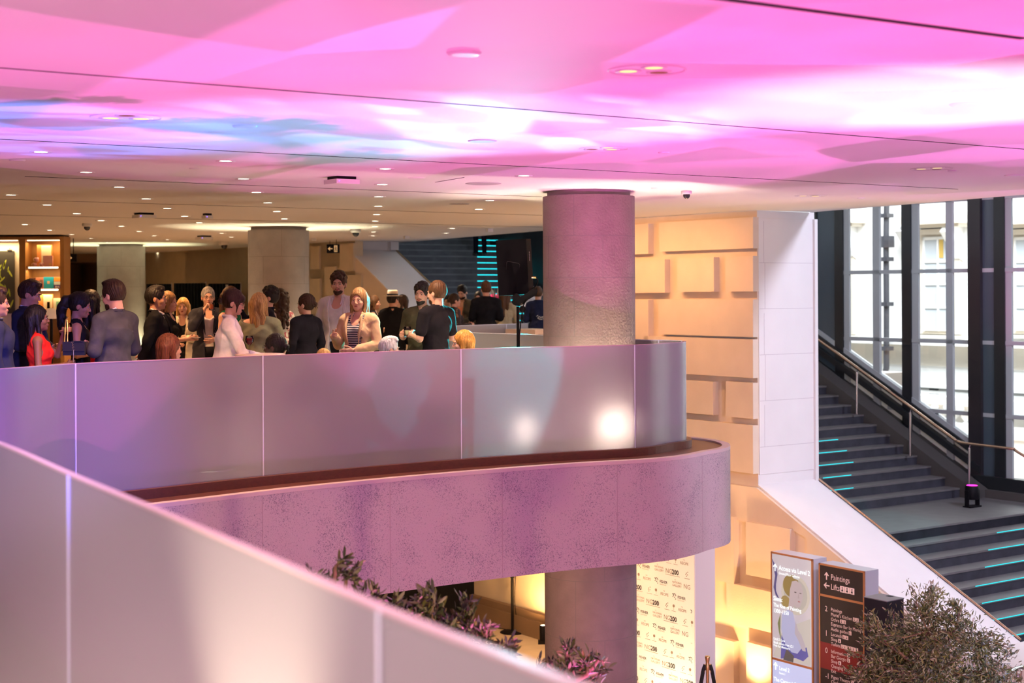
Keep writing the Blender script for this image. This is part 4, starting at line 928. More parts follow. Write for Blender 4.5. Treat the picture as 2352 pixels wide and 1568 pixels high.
# totem signs
AT = 14.4
def totem(px0, px1, ytop, label, kind):
    b1_, zt = PA(px0, ytop, AT); b0_, _ = PA(px1, ytop+22, AT)
    o = thing('sign_totem', label, 'sign', G(AT, (b0_+b1_)/2, ZL)); w = b1_-b0_
    mb = MB(); mb.gbox(AT+.02, AT+.26, b0_, b1_, ZL, zt); obj('casing', mb, mat('pale_steel_casing', (.62, .62, .70), .3, metal=.3), o, world=True)
    mb = MB(); fw = .022
    for (x0, x1, z0, z1) in ((0, fw, ZL, zt), (w-fw, w, ZL, zt), (0, w, zt-fw, zt)): mb.gbox(AT, AT+.019, b1_-x1, b1_-x0, z0, z1)
    z_mid = PA(px0, 1509 if kind == 0 else 1363, AT)[1]; mb.gbox(AT, AT+.019, b0_, b1_, z_mid-.02, z_mid+.008)
    obj('frame', mb, mat('copper_frame', (.55, .24, .10), .4, metal=.4), o, world=True)
    P = lambda x, z, e=.0: G(AT-.001-e, b1_-x, z)         # x metres from the left, z world
    def T(mbk, t, x, y, size, bold=0, sx=.86): # pixel rows measured at the left edge of the face
        put_text(mbk, t, size, P(x, PA(px0, y, AT)[1], .004), U, ZV, bold, 0, sx)
    return o, w, P, T, z_mid, zt, b0_, b1_
o, w, P, T, zm, zt, b0_, b1_ = totem(1770, 1866, 1266, 'tall lit sign totem with a painted portrait, nearer the stone wall', 0)
def scr(mb, z0, z1): mb.gbox(AT+.004, AT+.019, b0_+.02, b1_-.02, z0, z1)
mb = MB(); scr(mb, zm+.008, zt-.022); obj('upper_screen', mb, mat('screen_grey', (.3, .3, .3), .4, emit=(.42, .38, .42), estr=.9), o, world=True)
mb = MB(); scr(mb, ZL, zm-.02); obj('lower_screen', mb, mat('screen_blue', (.3, .3, .3), .4, emit=(.42, .50, .80), estr=.9), o, world=True)
def shape(nm, pts, col, e, es=.75, ring=False):
    mb = MB(); H = zt-zm
    mb.add([P(x*w, zt-y*H, e) for x, y in pts], [tuple(range(len(pts)))]); obj(nm, mb, mat('poster_tone', (.1, .1, .1), .5, emit=col, estr=es), o, world=True)
circ = lambda cx, cy, rx, ry, n=24: [(cx+rx*math.cos(2*math.pi*k/n), cy+ry*math.sin(2*math.pi*k/n)) for k in range(n)]
HH = zt-zm
shape('poster_light', [(.05, .98), (.3, .7), (.95, .55), (.95, .98)], (.66, .58, .52), .0005)
shape('poster_halo', circ(.60, .36, .34, .185), (.70, .60, .50), .001); shape('poster_halo', circ(.60, .36, .28, .150), (.55, .48, .42), .0014)
shape('poster_wing', [(.03, .06), (.12, .12), (.17, .20), (.13, .30), (.13, .36), (.22, .44), (.12, .40), (.07, .33), (.11, .22)], (.05, .05, .22), .001)
shape('poster_hair', circ(.50, .285, .20, .105), (.30, .19, .02), .0018); shape('poster_hair', circ(.36, .44, .11, .055), (.38, .25, .05), .0019); shape('poster_crown', [(.52, .195), (.60, .175), (.70, .20), (.66, .215), (.56, .21)], (.75, .72, .72), .0026)
shape('poster_face', [(.52, .24), (.62, .225), (.74, .25), (.78, .31), (.77, .39), (.71, .465), (.62, .475), (.56, .455), (.54, .53), (.42, .52), (.45, .42), (.47, .32)], (.60, .46, .47), .0022)
for ex in (.60, .72): shape('poster_eye', circ(ex, .335, .028, .006, 8), (.18, .12, .12), .0030)
shape('poster_mouth', circ(.685, .415, .030, .007, 8), (.45, .16, .16), .0030); shape('poster_nose', [(.67, .335), (.695, .385), (.655, .385)], (.50, .36, .36), .0030)
shape('poster_robe', [(.28, .56), (.42, .51), (.54, .53), (.60, .64), (.74, .76), (.70, .92), (.50, .94), (.32, .86), (.26, .70)], (.50, .50, .76), .0024)
shape('poster_robe_shade', [(.26, .76), (.36, .84), (.50, .90), (.64, .90), (.74, .84), (.86, .82), (.90, .90), (.78, .955), (.60, .945), (.24, .985)], (.06, .07, .38), .0026)
shape('poster_hand', [(.60, .60), (.66, .68), (.74, .72), (.82, .80), (.84, .86), (.76, .86), (.66, .77), (.58, .72), (.59, .66)], (.56, .46, .52), .0028)
shape('poster_green', [(.17, .66), (.24, .56), (.23, .72), (.26, .84), (.20, .74)], (.16, .20, .04), .0028); shape('poster_dark', [(.38, .88), (.56, .93), (.54, .99), (.30, .99)], (.04, .05, .05), .003)
WL = emis('white_letter', (1, 1, 1), 1.25)
def block(nm, m_, rows, arrows=()):
    mb = MB()
    for ar in arrows: arrow(mb, *ar)
    for rw in rows: T(mb, *rw)
    obj(nm, mb, m_, o, world=True)
for y_ in (1300, 1525): block('arrow_symbol', WL, (), ((P(.085, PA(1770, y_, AT)[1], .005), ZV, -U, .10, False),))
block('heading_lettering', WL, (('Access via Level 2', .15, 1304, .088, .01),)); block('subheading_lettering', WL, (('Ground Floor Galleries', .15, 1314, .046, .01),))
for k_, rw in enumerate((('Siena:', .05, 1376, .085, .012), ('The Rise of Painting', .05, 1390, .072, .012), ('1300–1350', .05, 1403, .072, .012))): block('title_lettering', WL, (rw,))
for rw in (('Until 22 June', .05, 1466, .046, .01), ('Book tickets from £21', .05, 1474, .046, .01), ('Free for Members', .05, 1481, .046, .01)): block('ticket_lettering', WL, (rw,))
for rw in (('Level 2', .15, 1532, .075, .01), ('Room 1', .15, 1541, .04, .01), ('The Carracci Cartoons', .05, 1560, .075, .012), ('Myths in the Making', .05, 1574, .06, .01)): block('lower_lettering', WL, (rw,))
o, w, P, T, zm, zt, b0_, b1_ = totem(1880, 1985, 1292, 'tall dark directory totem listing floors, beside the olive tree', 1)
mb = MB(); scr(mb, zm+.008, zt-.022); scr(mb, ZL, zm-.02); obj('dark_panel', mb, mat('dark_sign', (.022, .010, .009), .5), o, world=True)
zr1 = PA(1880, 1471, AT)[1]; zr0 = PA(1880, 1531, AT)[1]
mb = MB(); mb.gbox(AT+.001, AT+.003, b0_+.02, b1_-.02, zr0, zr1); obj('red_band', mb, mat('red_sign', (.22, .006, .008), .5), o, world=True)
PL = mat('sign_letter', (.75, .55, .52), .6, emit=(.75, .5, .48), estr=.25)
block('arrow_symbol', PL, (), ((P(.14, PA(1880, 1318, AT)[1], .004), ZV, -U, .10, False),)); block('arrow_symbol', PL, (), ((P(.14, PA(1880, 1340, AT)[1], .004), U, ZV, .10, True),))
block('heading_lettering', PL, (('Paintings', .21, 1325, .105),)); block('heading_lettering', PL, (('Lifts', .21, 1347, .105),))
def pic(x0, n, y, s=.05):
    z = PA(1880, y, AT)[1]; mb = MB()
    for k in range(n): mb.gbox(AT-.004, AT-.003, b1_-(x0+k*s*1.06+s), b1_-(x0+k*s*1.06), z-.003, z+s)
    pp = obj('pictogram_tiles', mb, PL, o, world=True); m2_ = MB()
    for k in range(n):
        xc = x0+k*s*1.06+s/2; m2_.add([P(xc-s*.22, z+s*.15, .006), P(xc+s*.22, z+s*.15, .006), P(xc+s*.05, z+s*.55, .006), P(xc+s*.12, z+s*.85, .006), P(xc-s*.12, z+s*.85, .006), P(xc-s*.05, z+s*.55, .006)], [(0, 1, 2, 3, 4, 5)])
    me_ = m2_.mesh('pictogram', 'black', o.location); pk_ = bpy.data.objects.new('pictogram', me_); COL.objects.link(pk_); pk_.parent = pp
pic(.365, 3, 1348, .075)
for (t, y0, rows) in (('2', 1397, (('Paintings', 0), ('Muriel’s Kitchen', 2), ('Ochre', 2), ('Espresso Bar by Muriel’s', 0), ('Audio guides', 1))), ('1', 1453, (('Locatelli', 2), ('Shop', 1), ('Toilets', 6))), ('0', 1492, (('Information', 1), ('Bar Giorgio', 1), ('Shop', 1), ('Changing Places', 3), ('Exit', 0))), ('-1', 1550, (('Pigott Theatre', 1), ('Cloakroom', 1), ('Toilets', 6)))):
    block('floor_number', PL, ((t, .11, y0+2, .10),))
    for k, (tx, n) in enumerate(rows):
        block('list_lettering', PL, ((tx, .21, y0 + k*11 - 1, .062),)); ww = max(v.x for v in text_polys(tx)[0])*.062*.86
        if n: pic(.225+ww, n, y0 + k*11 - .6, .045)
o = thing('kiosk_cabinet', 'black box cabinet behind the olive tree, right of the directory totem', 'cabinet', G(15.2, 12.85, ZL))
pk = PD(2030, 1372, 18.0); o.location = (pk.x, pk.y, ZL)
h = pk.z-ZL; mb = MB(); mb.box((0, 0, h/2), (.30, .34, h-.01), .65); obj('body', mb, mat('black_lacquer', (.012, .012, .02), .35), o)
mb = MB(); mb.box((0, 0, h), (.31, .35, .01), .65); obj('lid', mb, mat('grey_lid', (.20, .20, .21), .5), o); mb = MB(); mb.box((.09, .06, h+.006), (.07, .07, .004), .65); obj('socket', mb, 'black', o)
# ------------------------------------------------------------------ olive trees
def olive(label, cx, cy, z0, blobs, nleaf, lsize, zbase, seed, trunk=.05, twigs=()):
    r = random.Random(seed); o = thing('olive_tree', label, 'olive tree', (cx, cy, zbase))
    mbt = MB(); top = Vector((0, 0, z0-zbase))
    mbt.tube([(0, 0, .35), (.03, .02, (z0-zbase)*.5), (-.02, .0, z0-zbase)], [trunk, trunk*.8, trunk*.6], 10)
    leaf = MB(); V = []; Fc = []
    ends = []
    for (bx, by, bz, R) in blobs:
        c = Vector((bx, by, bz-zbase)); p = top.lerp(c, .5) + Vector((r.uniform(-.05, .05), r.uniform(-.05, .05), 0)); mbt.tube([top, p, c], [trunk*.5, trunk*.35, trunk*.2], 7)
        for q in range(int(16*R/.3)):
            d = Vector((r.gauss(0, 1), r.gauss(0, 1), r.gauss(0, 1))).normalized(); e = c + d*R*r.uniform(.75, 1.25); m = c.lerp(e, .5) + Vector((r.uniform(-.04, .04),)*3)
            mbt.tube([c, m, e], [.010, .006, .003], 5, caps=False); ends.append((c, m, e, R))
    tot = sum(e[3] for e in ends)
    for (c, m, e, R) in ends:
        nl = int(nleaf*R/tot)
        for k in range(nl):
            t = r.random()**.6; base = (c.lerp(m, t*2) if t < .5 else m.lerp(e, t*2-1)); d0 = (e-c).normalized()
            j = Vector((r.gauss(0, 1), r.gauss(0, 1), r.gauss(0, 1)))
            base = base + j*R*.13
            d = (d0*.7 + Vector((r.gauss(0, 1), r.gauss(0, 1), r.gauss(0, .8)))*.6 + Vector((0, 0, .25))).normalized(); L = lsize*r.uniform(.6, 1.2); wv = d.cross(Vector((r.gauss(0, 1), r.gauss(0, 1), r.gauss(0, 1)))).normalized()*L*.13
            nrm = wv.cross(d).normalized()*L*.06
            n = len(leaf.v); leaf.v += [tuple(base), tuple(base+d*L*.35+wv+nrm), tuple(base+d*L*.75+wv*.8+nrm), tuple(base+d*L), tuple(base+d*L*.75-wv*.8+nrm), tuple(base+d*L*.35-wv+nrm)]
            leaf.f += [(n, n+1, n+2, n+3), (n, n+3, n+4, n+5)]; leaf.mi += [k % 3]*2; leaf.sm += [True]*2
    obj('branches', mbt, mat('olive_bark', (.20, .13, .09), .8), o)
    l = obj('foliage', leaf, [mat('leaf_dark', (.05, .07, .035), .4), mat('leaf_grey', (.20, .21, .14), .45), mat('leaf_olive', (.12, .13, .04), .45)], o)
    mb = MB(); mb.lathe([(.20, 0), (.27, .02), (.32, .5), (.30, .5), (.28, .42)], n=28); obj('pot', mb, mat('dark_pot', (.05, .05, .055), .6), o)
    mb = MB(); mb.lathe([(.275, .42), (.0, .43)], n=28); obj('soil', mb, mat('soil', (.04, .03, .02), .9), o)
    return o
def bl(px, py, d, R): p = PD(px, py, d); return (p.x, p.y, p.z, R)
def tree(label, px, d, blobs_px, n, ls, seed):
    c = PD(px, 1568, d); bs = []
    for (x, y, R, dd) in blobs_px: p = PD(x, y, d+dd); bs.append((p.x-c.x, p.y-c.y, p.z, R))
    return olive(label, c.x, c.y, PD(px, 1560, d).z, bs, n, ls, ZL, seed)
tree('large round olive tree in front of the stair at the bottom right', 2150, 13.5, [(2130, 1450, .34, 0), (2050, 1490, .30, .15), (2230, 1480, .30, .1), (2140, 1540, .42, 0), (2020, 1460, .17, 0), (2270, 1540, .25, 0), (2130, 1400, .20, .1), (2010, 1560, .25, 0), (2240, 1600, .35, 0), (2090, 1620, .4, 0), (2200, 1430, .16, 0), (1990, 1520, .15, 0)], 17500, .050, 3)
tree('olive tree behind the near balustrade, under the fossil stone edge', 1010, 9.0, [(1010, 1440, .17, 0), (1060, 1450, .15, .1), (930, 1440, .15, 0), (1110, 1480, .13, 0), (1150, 1520, .14, 0), (1040, 1520, .28, 0), (960, 1400, .09, 0), (900, 1400, .07, 0), (1150, 1490, .08, 0)], 2600, .072, 5)
tree('sparse olive sprigs against the fossil stone edge, leftmost of the olive trees', 790, 8.4, [(760, 1330, .07, 0), (795, 1325, .06, 0), (770, 1300, .05, 0), (725, 1320, .04, 0), (830, 1400, .12, 0), (860, 1380, .05, 0)], 420, .065, 8)
tree('olive sprigs in front of the lower stone column', 1320, 9.6, [(1300, 1510, .09, 0), (1350, 1530, .10, 0), (1290, 1545, .10, 0), (1240, 1530, .05, 0), (1320, 1590, .2, 0), (1375, 1515, .05, 0)], 620, .072, 12)

# cyan stage light beside the end of the farthest balustrade
o = thing('stage_light', 'small black stage light shining cyan at the end of the farthest balustrade', 'stage light', (.19, 27.85, 0))
mb = MB(); mb.lathe([(.15, 0), (.15, .015), (.02, .03)], n=20); mb.lathe([(.014, .02), (.014, 1.28)], n=10); obj('stand', mb, 'black', o)
mb = MB(); mb.lathe([(.05, 0), (.06, .02), (.06, .14), (.045, .15)], (0, 0, 1.36), n=16, R=Matrix.Rotation(math.pi/2, 3, 'X')); obj('housing', mb, 'black', o)
mb = MB(); mb.lathe([(.04, -.005), (.01, -.004)], (0, .0, 1.36), n=14, R=Matrix.Rotation(-math.pi/2, 3, 'X')); obj('lens', mb, 'cyanled', o)
o = thing('stage_light', 'added small black lamp housing clamped to the loudspeaker stand', 'stage light', (.05, 18.60, 1.62))  # added body for the cyan fill lamp
mb = MB(); mb.lathe([(.035, 0), (.04, .01), (.04, .10), (.03, .11)], (0, 0, 0), n=14, R=Matrix.Rotation(math.pi/2, 3, 'X')); mb.box((.01, .05, 0), (.05, .12, .02)); obj('housing', mb, 'black', o)
mb = MB(); mb.box((0, -.105, -.02), (.09, .012, .05)); obj('shutter', mb, 'black', o)
# ------------------------------------------------------------------ people: smooth implicit bodies turned into one mesh
class Field:
    def __init__(s, lo, hi, h):
        s.lo = np.array(lo, float); s.h = h; s.n = np.maximum(3, np.ceil((np.array(hi)-s.lo)/h).astype(int)+1)
        s.ax = [s.lo[i] + h*np.arange(s.n[i]) for i in range(3)]; s.d = np.full(s.n, 1.0, np.float32)
    def _loc(s, lo, hi):
        i0 = np.clip(np.floor((np.array(lo)-s.lo)/s.h).astype(int), 0, s.n-1); i1 = np.clip(np.ceil((np.array(hi)-s.lo)/s.h).astype(int)+1, 1, s.n)
        sl = tuple(slice(a, b) for a, b in zip(i0, i1))
        return sl, s.ax[0][sl[0]][:, None, None], s.ax[1][sl[1]][None, :, None], s.ax[2][sl[2]][None, None, :]
    def _mix(s, sl, v, k, sub):
        D = s.d[sl]
        if sub: 
            v = -v; h = np.clip(.5 - .5*(v - D)/k*-1, 0, 1); h = np.clip(.5 + .5*(v-D)/k, 0, 1); s.d[sl] = D*(1-h) + v*h + k*h*(1-h)
        else:
            h = np.clip(.5 + .5*(v-D)/k, 0, 1); s.d[sl] = v*(1-h) + D*h - k*h*(1-h)
    def cap(s, p, q, r1, r2=None, k=.02, sub=False):
        p = np.array(p, float); q = np.array(q, float); r2 = r1 if r2 is None else r2; m = max(r1, r2)+k+.03
        sl, X, Y, Z = s._loc(np.minimum(p, q)-m, np.maximum(p, q)+m)
        if s.d[sl].size == 0: return
        u = q-p; L2 = max(1e-9, float(u@u)); t = np.clip(((X-p[0])*u[0]+(Y-p[1])*u[1]+(Z-p[2])*u[2])/L2, 0, 1)
        v = np.sqrt((X-p[0]-t*u[0])**2+(Y-p[1]-t*u[1])**2+(Z-p[2]-t*u[2])**2) - (r1+(r2-r1)*t); s._mix(sl, v, k, sub)
    def ell(s, c, r, k=.02, sub=False):
        c = np.array(c, float); r = np.array(r, float); m = r.max()+k+.03
        sl, X, Y, Z = s._loc(c-m, c+m)
        if s.d[sl].size == 0: return
        a, b, e = (X-c[0]), (Y-c[1]), (Z-c[2]); k0 = np.sqrt((a/r[0])**2+(b/r[1])**2+(e/r[2])**2); k1 = np.sqrt((a/r[0]**2)**2+(b/r[1]**2)**2+(e/r[2]**2)**2)+1e-6
        s._mix(sl, k0*(k0-1)/k1, k, sub)
    def fn(s, f, lo, hi, k=.01, sub=True):
        sl, X, Y, Z = s._loc(lo, hi)
        if s.d[sl].size: s._mix(sl, f(X, Y, Z) + 0*X + 0*Y + 0*Z, k, sub)
    def nets(s):
        d = s.d; nx, ny, nz = d.shape; d = np.pad(d, 1, constant_values=1.0); sg = d < 0
        c = np.zeros((nx+1, ny+1, nz+1), np.int8)
        for i in (0, 1):
            for j in (0, 1):
                for k in (0, 1): c += sg[i:i+nx+1, j:j+ny+1, k:k+nz+1]
        act = (c > 0) & (c < 8); idx = np.full(act.shape, -1, np.int64); I, J, K = np.nonzero(act); n = len(I)
        if n == 0: return np.zeros((0, 3)), []
        idx[I, J, K] = np.arange(n); acc = np.zeros((n, 3)); cnt = np.zeros(n)
        for ax in range(3):
            for a in (0, 1):
                for b in (0, 1):
                    o = [0, 0, 0]; oth = [q for q in range(3) if q != ax]; o[oth[0]] = a; o[oth[1]] = b; o2 = list(o); o2[ax] = 1
                    v0 = d[I+o[0], J+o[1], K+o[2]]; v1 = d[I+o2[0], J+o2[1], K+o2[2]]; m = (v0 < 0) != (v1 < 0)
                    t = np.where(m, v0/np.where(v0 == v1, 1, v0-v1), 0); p = np.zeros((n, 3)); p[:, oth[0]] = a; p[:, oth[1]] = b; p[:, ax] = t
                    acc += p*m[:, None]; cnt += m
        P = np.stack([I, J, K], 1) - 1 + acc/np.maximum(cnt, 1)[:, None]; V = s.lo + P*s.h; F_ = []
        for ax in range(3):
            oth = [q for q in range(3) if q != ax]; A = sg; sh = [slice(None)]*3
            s0 = [slice(1, -1)]*3; s1 = [slice(1, -1)]*3; s0[ax] = slice(0, -1); s1[ax] = slice(1, None)
            e = A[tuple(s0)] != A[tuple(s1)]; ii = np.array(np.nonzero(e)); 
            base = ii + 1; base[ax] -= 1
            q = []
            for (a, b) in ((1, 1), (0, 1), (0, 0), (1, 0)):
                o = np.zeros((3, 1), int); o[oth[0]] = a; o[oth[1]] = b; w = base - o; q.append(idx[w[0], w[1], w[2]])
            q = np.stack(q, 1); q = q[(q >= 0).all(1)]; F_ += [tuple(r) for r in q.tolist()]
        return V, F_
def smoothv(V, Fc, it=1, lam=.5):
    if it == 0 or not len(Fc): return V
    A = np.array(Fc); 
    for _ in range(it):
        s_ = np.zeros_like(V); c = np.zeros(len(V))
        for i in range(4):
            a = A[:, i]; b = A[:, (i+1) % 4]; np.add.at(s_, a, V[b]); np.add.at(s_, b, V[a]); np.add.at(c, a, 1); np.add.at(c, b, 1)
        V = V*(1-lam) + lam*s_/np.maximum(c, 1)[:, None]
    return V
def wrinkle(V, amp, seed, f=9.0):
    r = np.random.default_rng(seed); D = np.zeros(len(V))
    for k in range(5): w = r.normal(0, f*(1+k*.45), 3); D += np.sin(V@w + r.uniform(0, 6))/(1+k*.5)
    D2 = np.zeros(len(V))
    for k in range(6):
        w = r.normal(0, 1, 3); w /= np.linalg.norm(w); w *= r.uniform(22, 55); w2 = r.normal(0, 12, 3); D2 += (1-2*np.abs(np.sin(.5*(V@w) + 1.3*np.sin(V@w2) + r.uniform(0, 6))))**1
    D = D + D2*.55
    nrm = V - np.array([0, 0, 0]); nr = nrm.copy(); nr[:, 2] = 0; nr /= (np.linalg.norm(nr, axis=1)[:, None]+1e-6); return V + nr*(amp*D/2.2)[:, None]
_cache = {}
def head_mesh(sex):
    if ('h', sex) in _cache: return _cache['h', sex]
    f = Field((-.12, -.14, -.17), (.12, .15, .24), .0058); m = sex == 'm'
    f.cap((0, -.012, .03), (0, -.022, -.16), .054 if m else .046, .060 if m else .050, .02)
    f.ell((0, -.012, .112), (.075, .094, .099), .02); f.ell((0, .028, .070), (.062, .062, .088), .02)
    f.ell((0, .036, .012), (.048 if m else .043, .048, .036), .025); f.ell((0, .072, -.010), (.020, .018, .016), .02)
    for s_ in (-1, 1):
        f.ell((s_*.036, .058, .055), (.026, .026, .022), .02); f.ell((s_*.031, .098, .086), (.016, .014, .010), .010, True)
        f.ell((s_*.079, -.008, .076), (.009, .020, .031), .006); f.ell((s_*.0095, .096, .051), (.007, .009, .006), .005)
    f.cap((-.034, .080, .103), (.034, .080, .103), .011 if m else .008, None, .015)
    f.cap((0, .089, .092), (0, .1045, .056), .0060, .0095, .008); f.ell((0, .088, .022), (.026, .010, .012), .010)
    f.cap((-.018, .102, .0215), (.018, .102, .0215), .0015, None, .004, True)
    V, Fc = f.nets(); V = smoothv(V, Fc, 1, .35); _cache['h', sex] = (V, Fc); return V, Fc
def hand_mesh(pose):
    if ('hand', pose) in _cache: return _cache['hand', pose]
    f = Field((-.06, -.05, -.06), (.09, .12, .21), .0042)
    f.cap((0, 0, -.06), (0, 0, .01), .027, .024, .01)
    for x in (-.024, -.008, .008, .024): f.cap((x*.75, 0, .015), (x, 0, .082), .014, .0125, .012)
    c1, c2, c3 = {'relax': (.35, .45, .3), 'grip': (.95, 1.05, .6), 'flat': (.05, .08, .05), 'point': (.95, 1.1, .6)}[pose]
    for i, (x, z, L) in enumerate(((.027, .086, .068), (.009, .091, .078), (-.009, .088, .072), (-.026, .080, .056))):
        a1, a2, a3 = (c1, c2, c3) if not (pose == 'point' and i == 0) else (.1, .1, .05)
        a1 *= 1+.10*i; p = np.array([x, .0, z]); ang = 0; sx = (x*.25)
        for (l, a, r0, r1) in ((.45, a1, .0098, .0090), (.30, a2, .0090, .0082), (.25, a3, .0082, .0072)):
            ang += a; q = p + L*l*np.array([sx, math.sin(ang), math.cos(ang)]); f.cap(p, q, r0, r1, .003); p = q
    if pose == 'grip': T = [(.026, .004, .022), (.048, .026, .050), (.042, .052, .072), (.028, .062, .085)]
    else: T = [(.026, .004, .022), (.050, .014, .048), (.060, .022, .074), (.064, .028, .094)]
    for (p, q, r0, r1) in zip(T[:-1], T[1:], (.015, .0115, .0100), (.0115, .010, .008)): f.cap(p, q, r0, r1, .004)
    V, Fc = f.nets(); V = smoothv(V, Fc, 1, .3); _cache['hand', pose] = (V, Fc); return V, Fc
def hair_mesh(style, seed=0):
    key = ('hair', style, seed)
    if key in _cache: return _cache[key]
    lowz = {'long': -.42, 'pony': -.42, 'curlylong': -.36, 'bob': -.12}.get(style, -.10)
    f = Field((-.15, -.21, lowz), (.15, .15, .29), .0072 if style not in ('short', 'spiky', 'crop', 'curly') else .006); r = random.Random(seed+3)
    tight = style in ('crop', 'bun', 'pony', 'bangs'); t = .010 if style == 'crop' else (.011 if tight else (.0105 if style == 'short' else .014))
    f.ell((0, -.016, .118), (.076+t, .096+t, .100+t), .01)
    f.ell((0, .115, .040 if style not in ('bangs',) else .02), (.074, .085, .112), .010, True)
    if style in ('short', 'spiky', 'crop', 'curly'):
        for s_ in (-1, 1): f.ell((s_*.088, .008, .055), (.035, .032, .045), .008, True)
        f.fn(lambda X, Y, Z: Z-.030-.25*np.maximum(Y+.03, 0), (-.15, -.2, -.11), (.15, .15, .08), .012)
    elif style in ('bun', 'pony', 'bangs'):
        f.fn(lambda X, Y, Z: Z-.022-.35*np.maximum(Y+.04, 0), (-.15, -.2, -.11), (.15, .15, .08), .012)
        for s_ in (-1, 1): f.ell((s_*.088, .010, .062), (.03, .024, .036), .008, True)
    if style == 'short': f.ell((0, .025, .205), (.062, .060, .026), .02); f.ell((.02, .065, .185), (.045, .025, .020), .015)
    if style == 'spiky':
        for k in range(26): a = r.uniform(-.06, .06); b = r.uniform(-.05, .085); z = .20-.6*a*a-.25*abs(b); f.cap((a, b, z-.02), (a*1.1, b+.012, z+.014), .014, .005, .012)
    if style == 'curly':
        for k in range(110):
            u = r.uniform(0, 6.28); v = r.uniform(.05, 1.35); x = .088*math.sin(v)*math.sin(u); y = -.012+.104*math.sin(v)*math.cos(u); z = .122+.108*math.cos(v)
            if y > .05 and z < .155: continue
            f.ell((x, y, z), (r.uniform(.012, .02),)*3, .006)
    if style in ('long', 'curlylong', 'bob'):
        bz = -.04 if style == 'bob' else -.26
        for s_ in (-1, 1):
            f.cap((s_*.074, .0, .12), (s_*.078, .012, bz*.45), .024, .022, .02); f.cap((s_*.078, .012, bz*.45), (s_*.074, .02 if style != 'bob' else 0, bz), .022, .012, .02)
            f.cap((s_*.055, -.065, .10), (s_*.06, -.07, bz), .045, .022, .02)
        f.cap((0, -.085, .10), (0, -.09, bz-.02), .045, .025, .02)
        if style == 'curlylong':
            for k in range(120):
                z = r.uniform(bz-.04, .18); u = r.uniform(2.0, 4.3)+1.57-3.14+3.14; a = r.uniform(-2.2, 2.2); f.ell((.098*math.sin(a), -.02-.095*math.cos(a)*1.0, z), (r.uniform(.014, .024),)*3, .008)
    if style == 'pony':
        P_ = [(0, -.10, .155), (0, -.150, .12), (0.01, -.165, .03), (-.01, -.15, -.10), (0, -.13, -.22), (.01, -.12, -.36)]
        for (p, q, r0, r1) in zip(P_[:-1], P_[1:], (.02, .035, .045, .045, .038), (.035, .045, .045, .038, .012)): f.cap(p, q, r0, r1, .02)
        for k in range(60): z = r.uniform(-.36, .1); f.ell((r.uniform(-.045, .045), -.14+r.uniform(-.045, .03), z), (r.uniform(.01, .018),)*3, .006)
    if style in ('bun', 'bangs'):
        f.ell((0, -.118, .095 if style == 'bun' else .075), (.036, .032, .034), .012)
        for k in range(14): f.cap((r.uniform(-.02, .02), -.12, .09), (r.uniform(-.06, .06), -.15+r.uniform(-.02, .03), .07+r.uniform(-.05, .05)), .008, .003, .006)
    if style == 'bangs':
        f.ell((0, .070, .145), (.062, .030, .036), .02)
        for s_ in (-1, 1): f.cap((s_*.062, .045, .13), (s_*.068, .05, .0), .014, .006, .012)
    V, Fc = f.nets()
    if style in ('long', 'bob', 'pony', 'bun', 'bangs', 'short', 'crop'):
        a = np.arctan2(V[:, 0], -(V[:, 1])); n_ = V-np.array([0, -.015, .10]); n_[:, 2] *= .3; n_ /= np.linalg.norm(n_, axis=1)[:, None]+1e-6
        V = V + n_*(.0022*np.sin(a*31+3*np.sin(V[:, 2]*26+a*3)+V[:, 2]*30)+.0018*np.sin(a*67+2.5*np.sin(V[:, 2]*41)+V[:, 2]*12))[:, None]
    _cache[key] = (V, Fc); return V, Fc
def hairmat(name, c):
    m = mat(name, c, .5, spec=.22, var=.45, vscale=1); N = m.node_tree.nodes; L = m.node_tree.links
    no = [n for n in N if n.type == 'TEX_NOISE'][0]; tc = [n for n in N if n.type == 'TEX_COORD'][0]; mp = N.new('ShaderNodeMapping'); mp.inputs['Scale'].default_value = (90, 90, 9)
    L.new(tc.outputs['Object'], mp.inputs[0]); L.new(mp.outputs[0], no.inputs['Vector']); return m
HC = {k: hairmat('hair_'+k, v) for k, v in {'black': (.012, .009, .008), 'dark_brown': (.035, .018, .010), 'brown': (.085, .038, .016), 'auburn': (.14, .045, .022), 'blonde': (.48, .28, .10), 'dark_blonde': (.26, .14, .06), 'grey': (.30, .28, .26), 'white': (.62, .60, .60), 'ginger_blonde': (.52, .24, .05)}.items()}
SK = {k: mat('skin_'+k, v, .5, spec=.35) for k, v in {'fair': (.62, .34, .24), 'tan': (.45, .23, .14), 'olive': (.38, .19, .11), 'brown': (.24, .11, .06), 'dark': (.055, .026, .018)}.items()}
M['lips'] = mat('lips', (.30, .07, .06), .45); M['redlips'] = mat('red_lips', (.42, .02, .03), .35); M['eyewhite'] = mat('eye_white', (.42, .38, .36), .3); M['iris'] = mat('iris', (.03, .02, .012), .1)
def stripes(name, c0, c1, freq, dr='Z'):
    m = mat(name, c0, .8); N = m.node_tree.nodes; L = m.node_tree.links; b = N['Principled BSDF']; tc = [n for n in N if n.type == 'TEX_COORD'][0]
    w = N.new('ShaderNodeTexWave'); w.bands_direction = dr; w.inputs['Scale'].default_value = freq; w.inputs['Distortion'].default_value = .3
    g = N.new('ShaderNodeMath'); g.operation = 'GREATER_THAN'; g.inputs[1].default_value = .62; mx = N.new('ShaderNodeMix'); mx.data_type = 'RGBA'; mx.inputs[6].default_value = tuple(c0)+(1,); mx.inputs[7].default_value = tuple(c1)+(1,)
    L.new(tc.outputs['Object'], w.inputs['Vector']); L.new(w.outputs['Fac'], g.inputs[0]); L.new(g.outputs[0], mx.inputs[0]); L.new(mx.outputs[2], b.inputs['Base Color']); return m
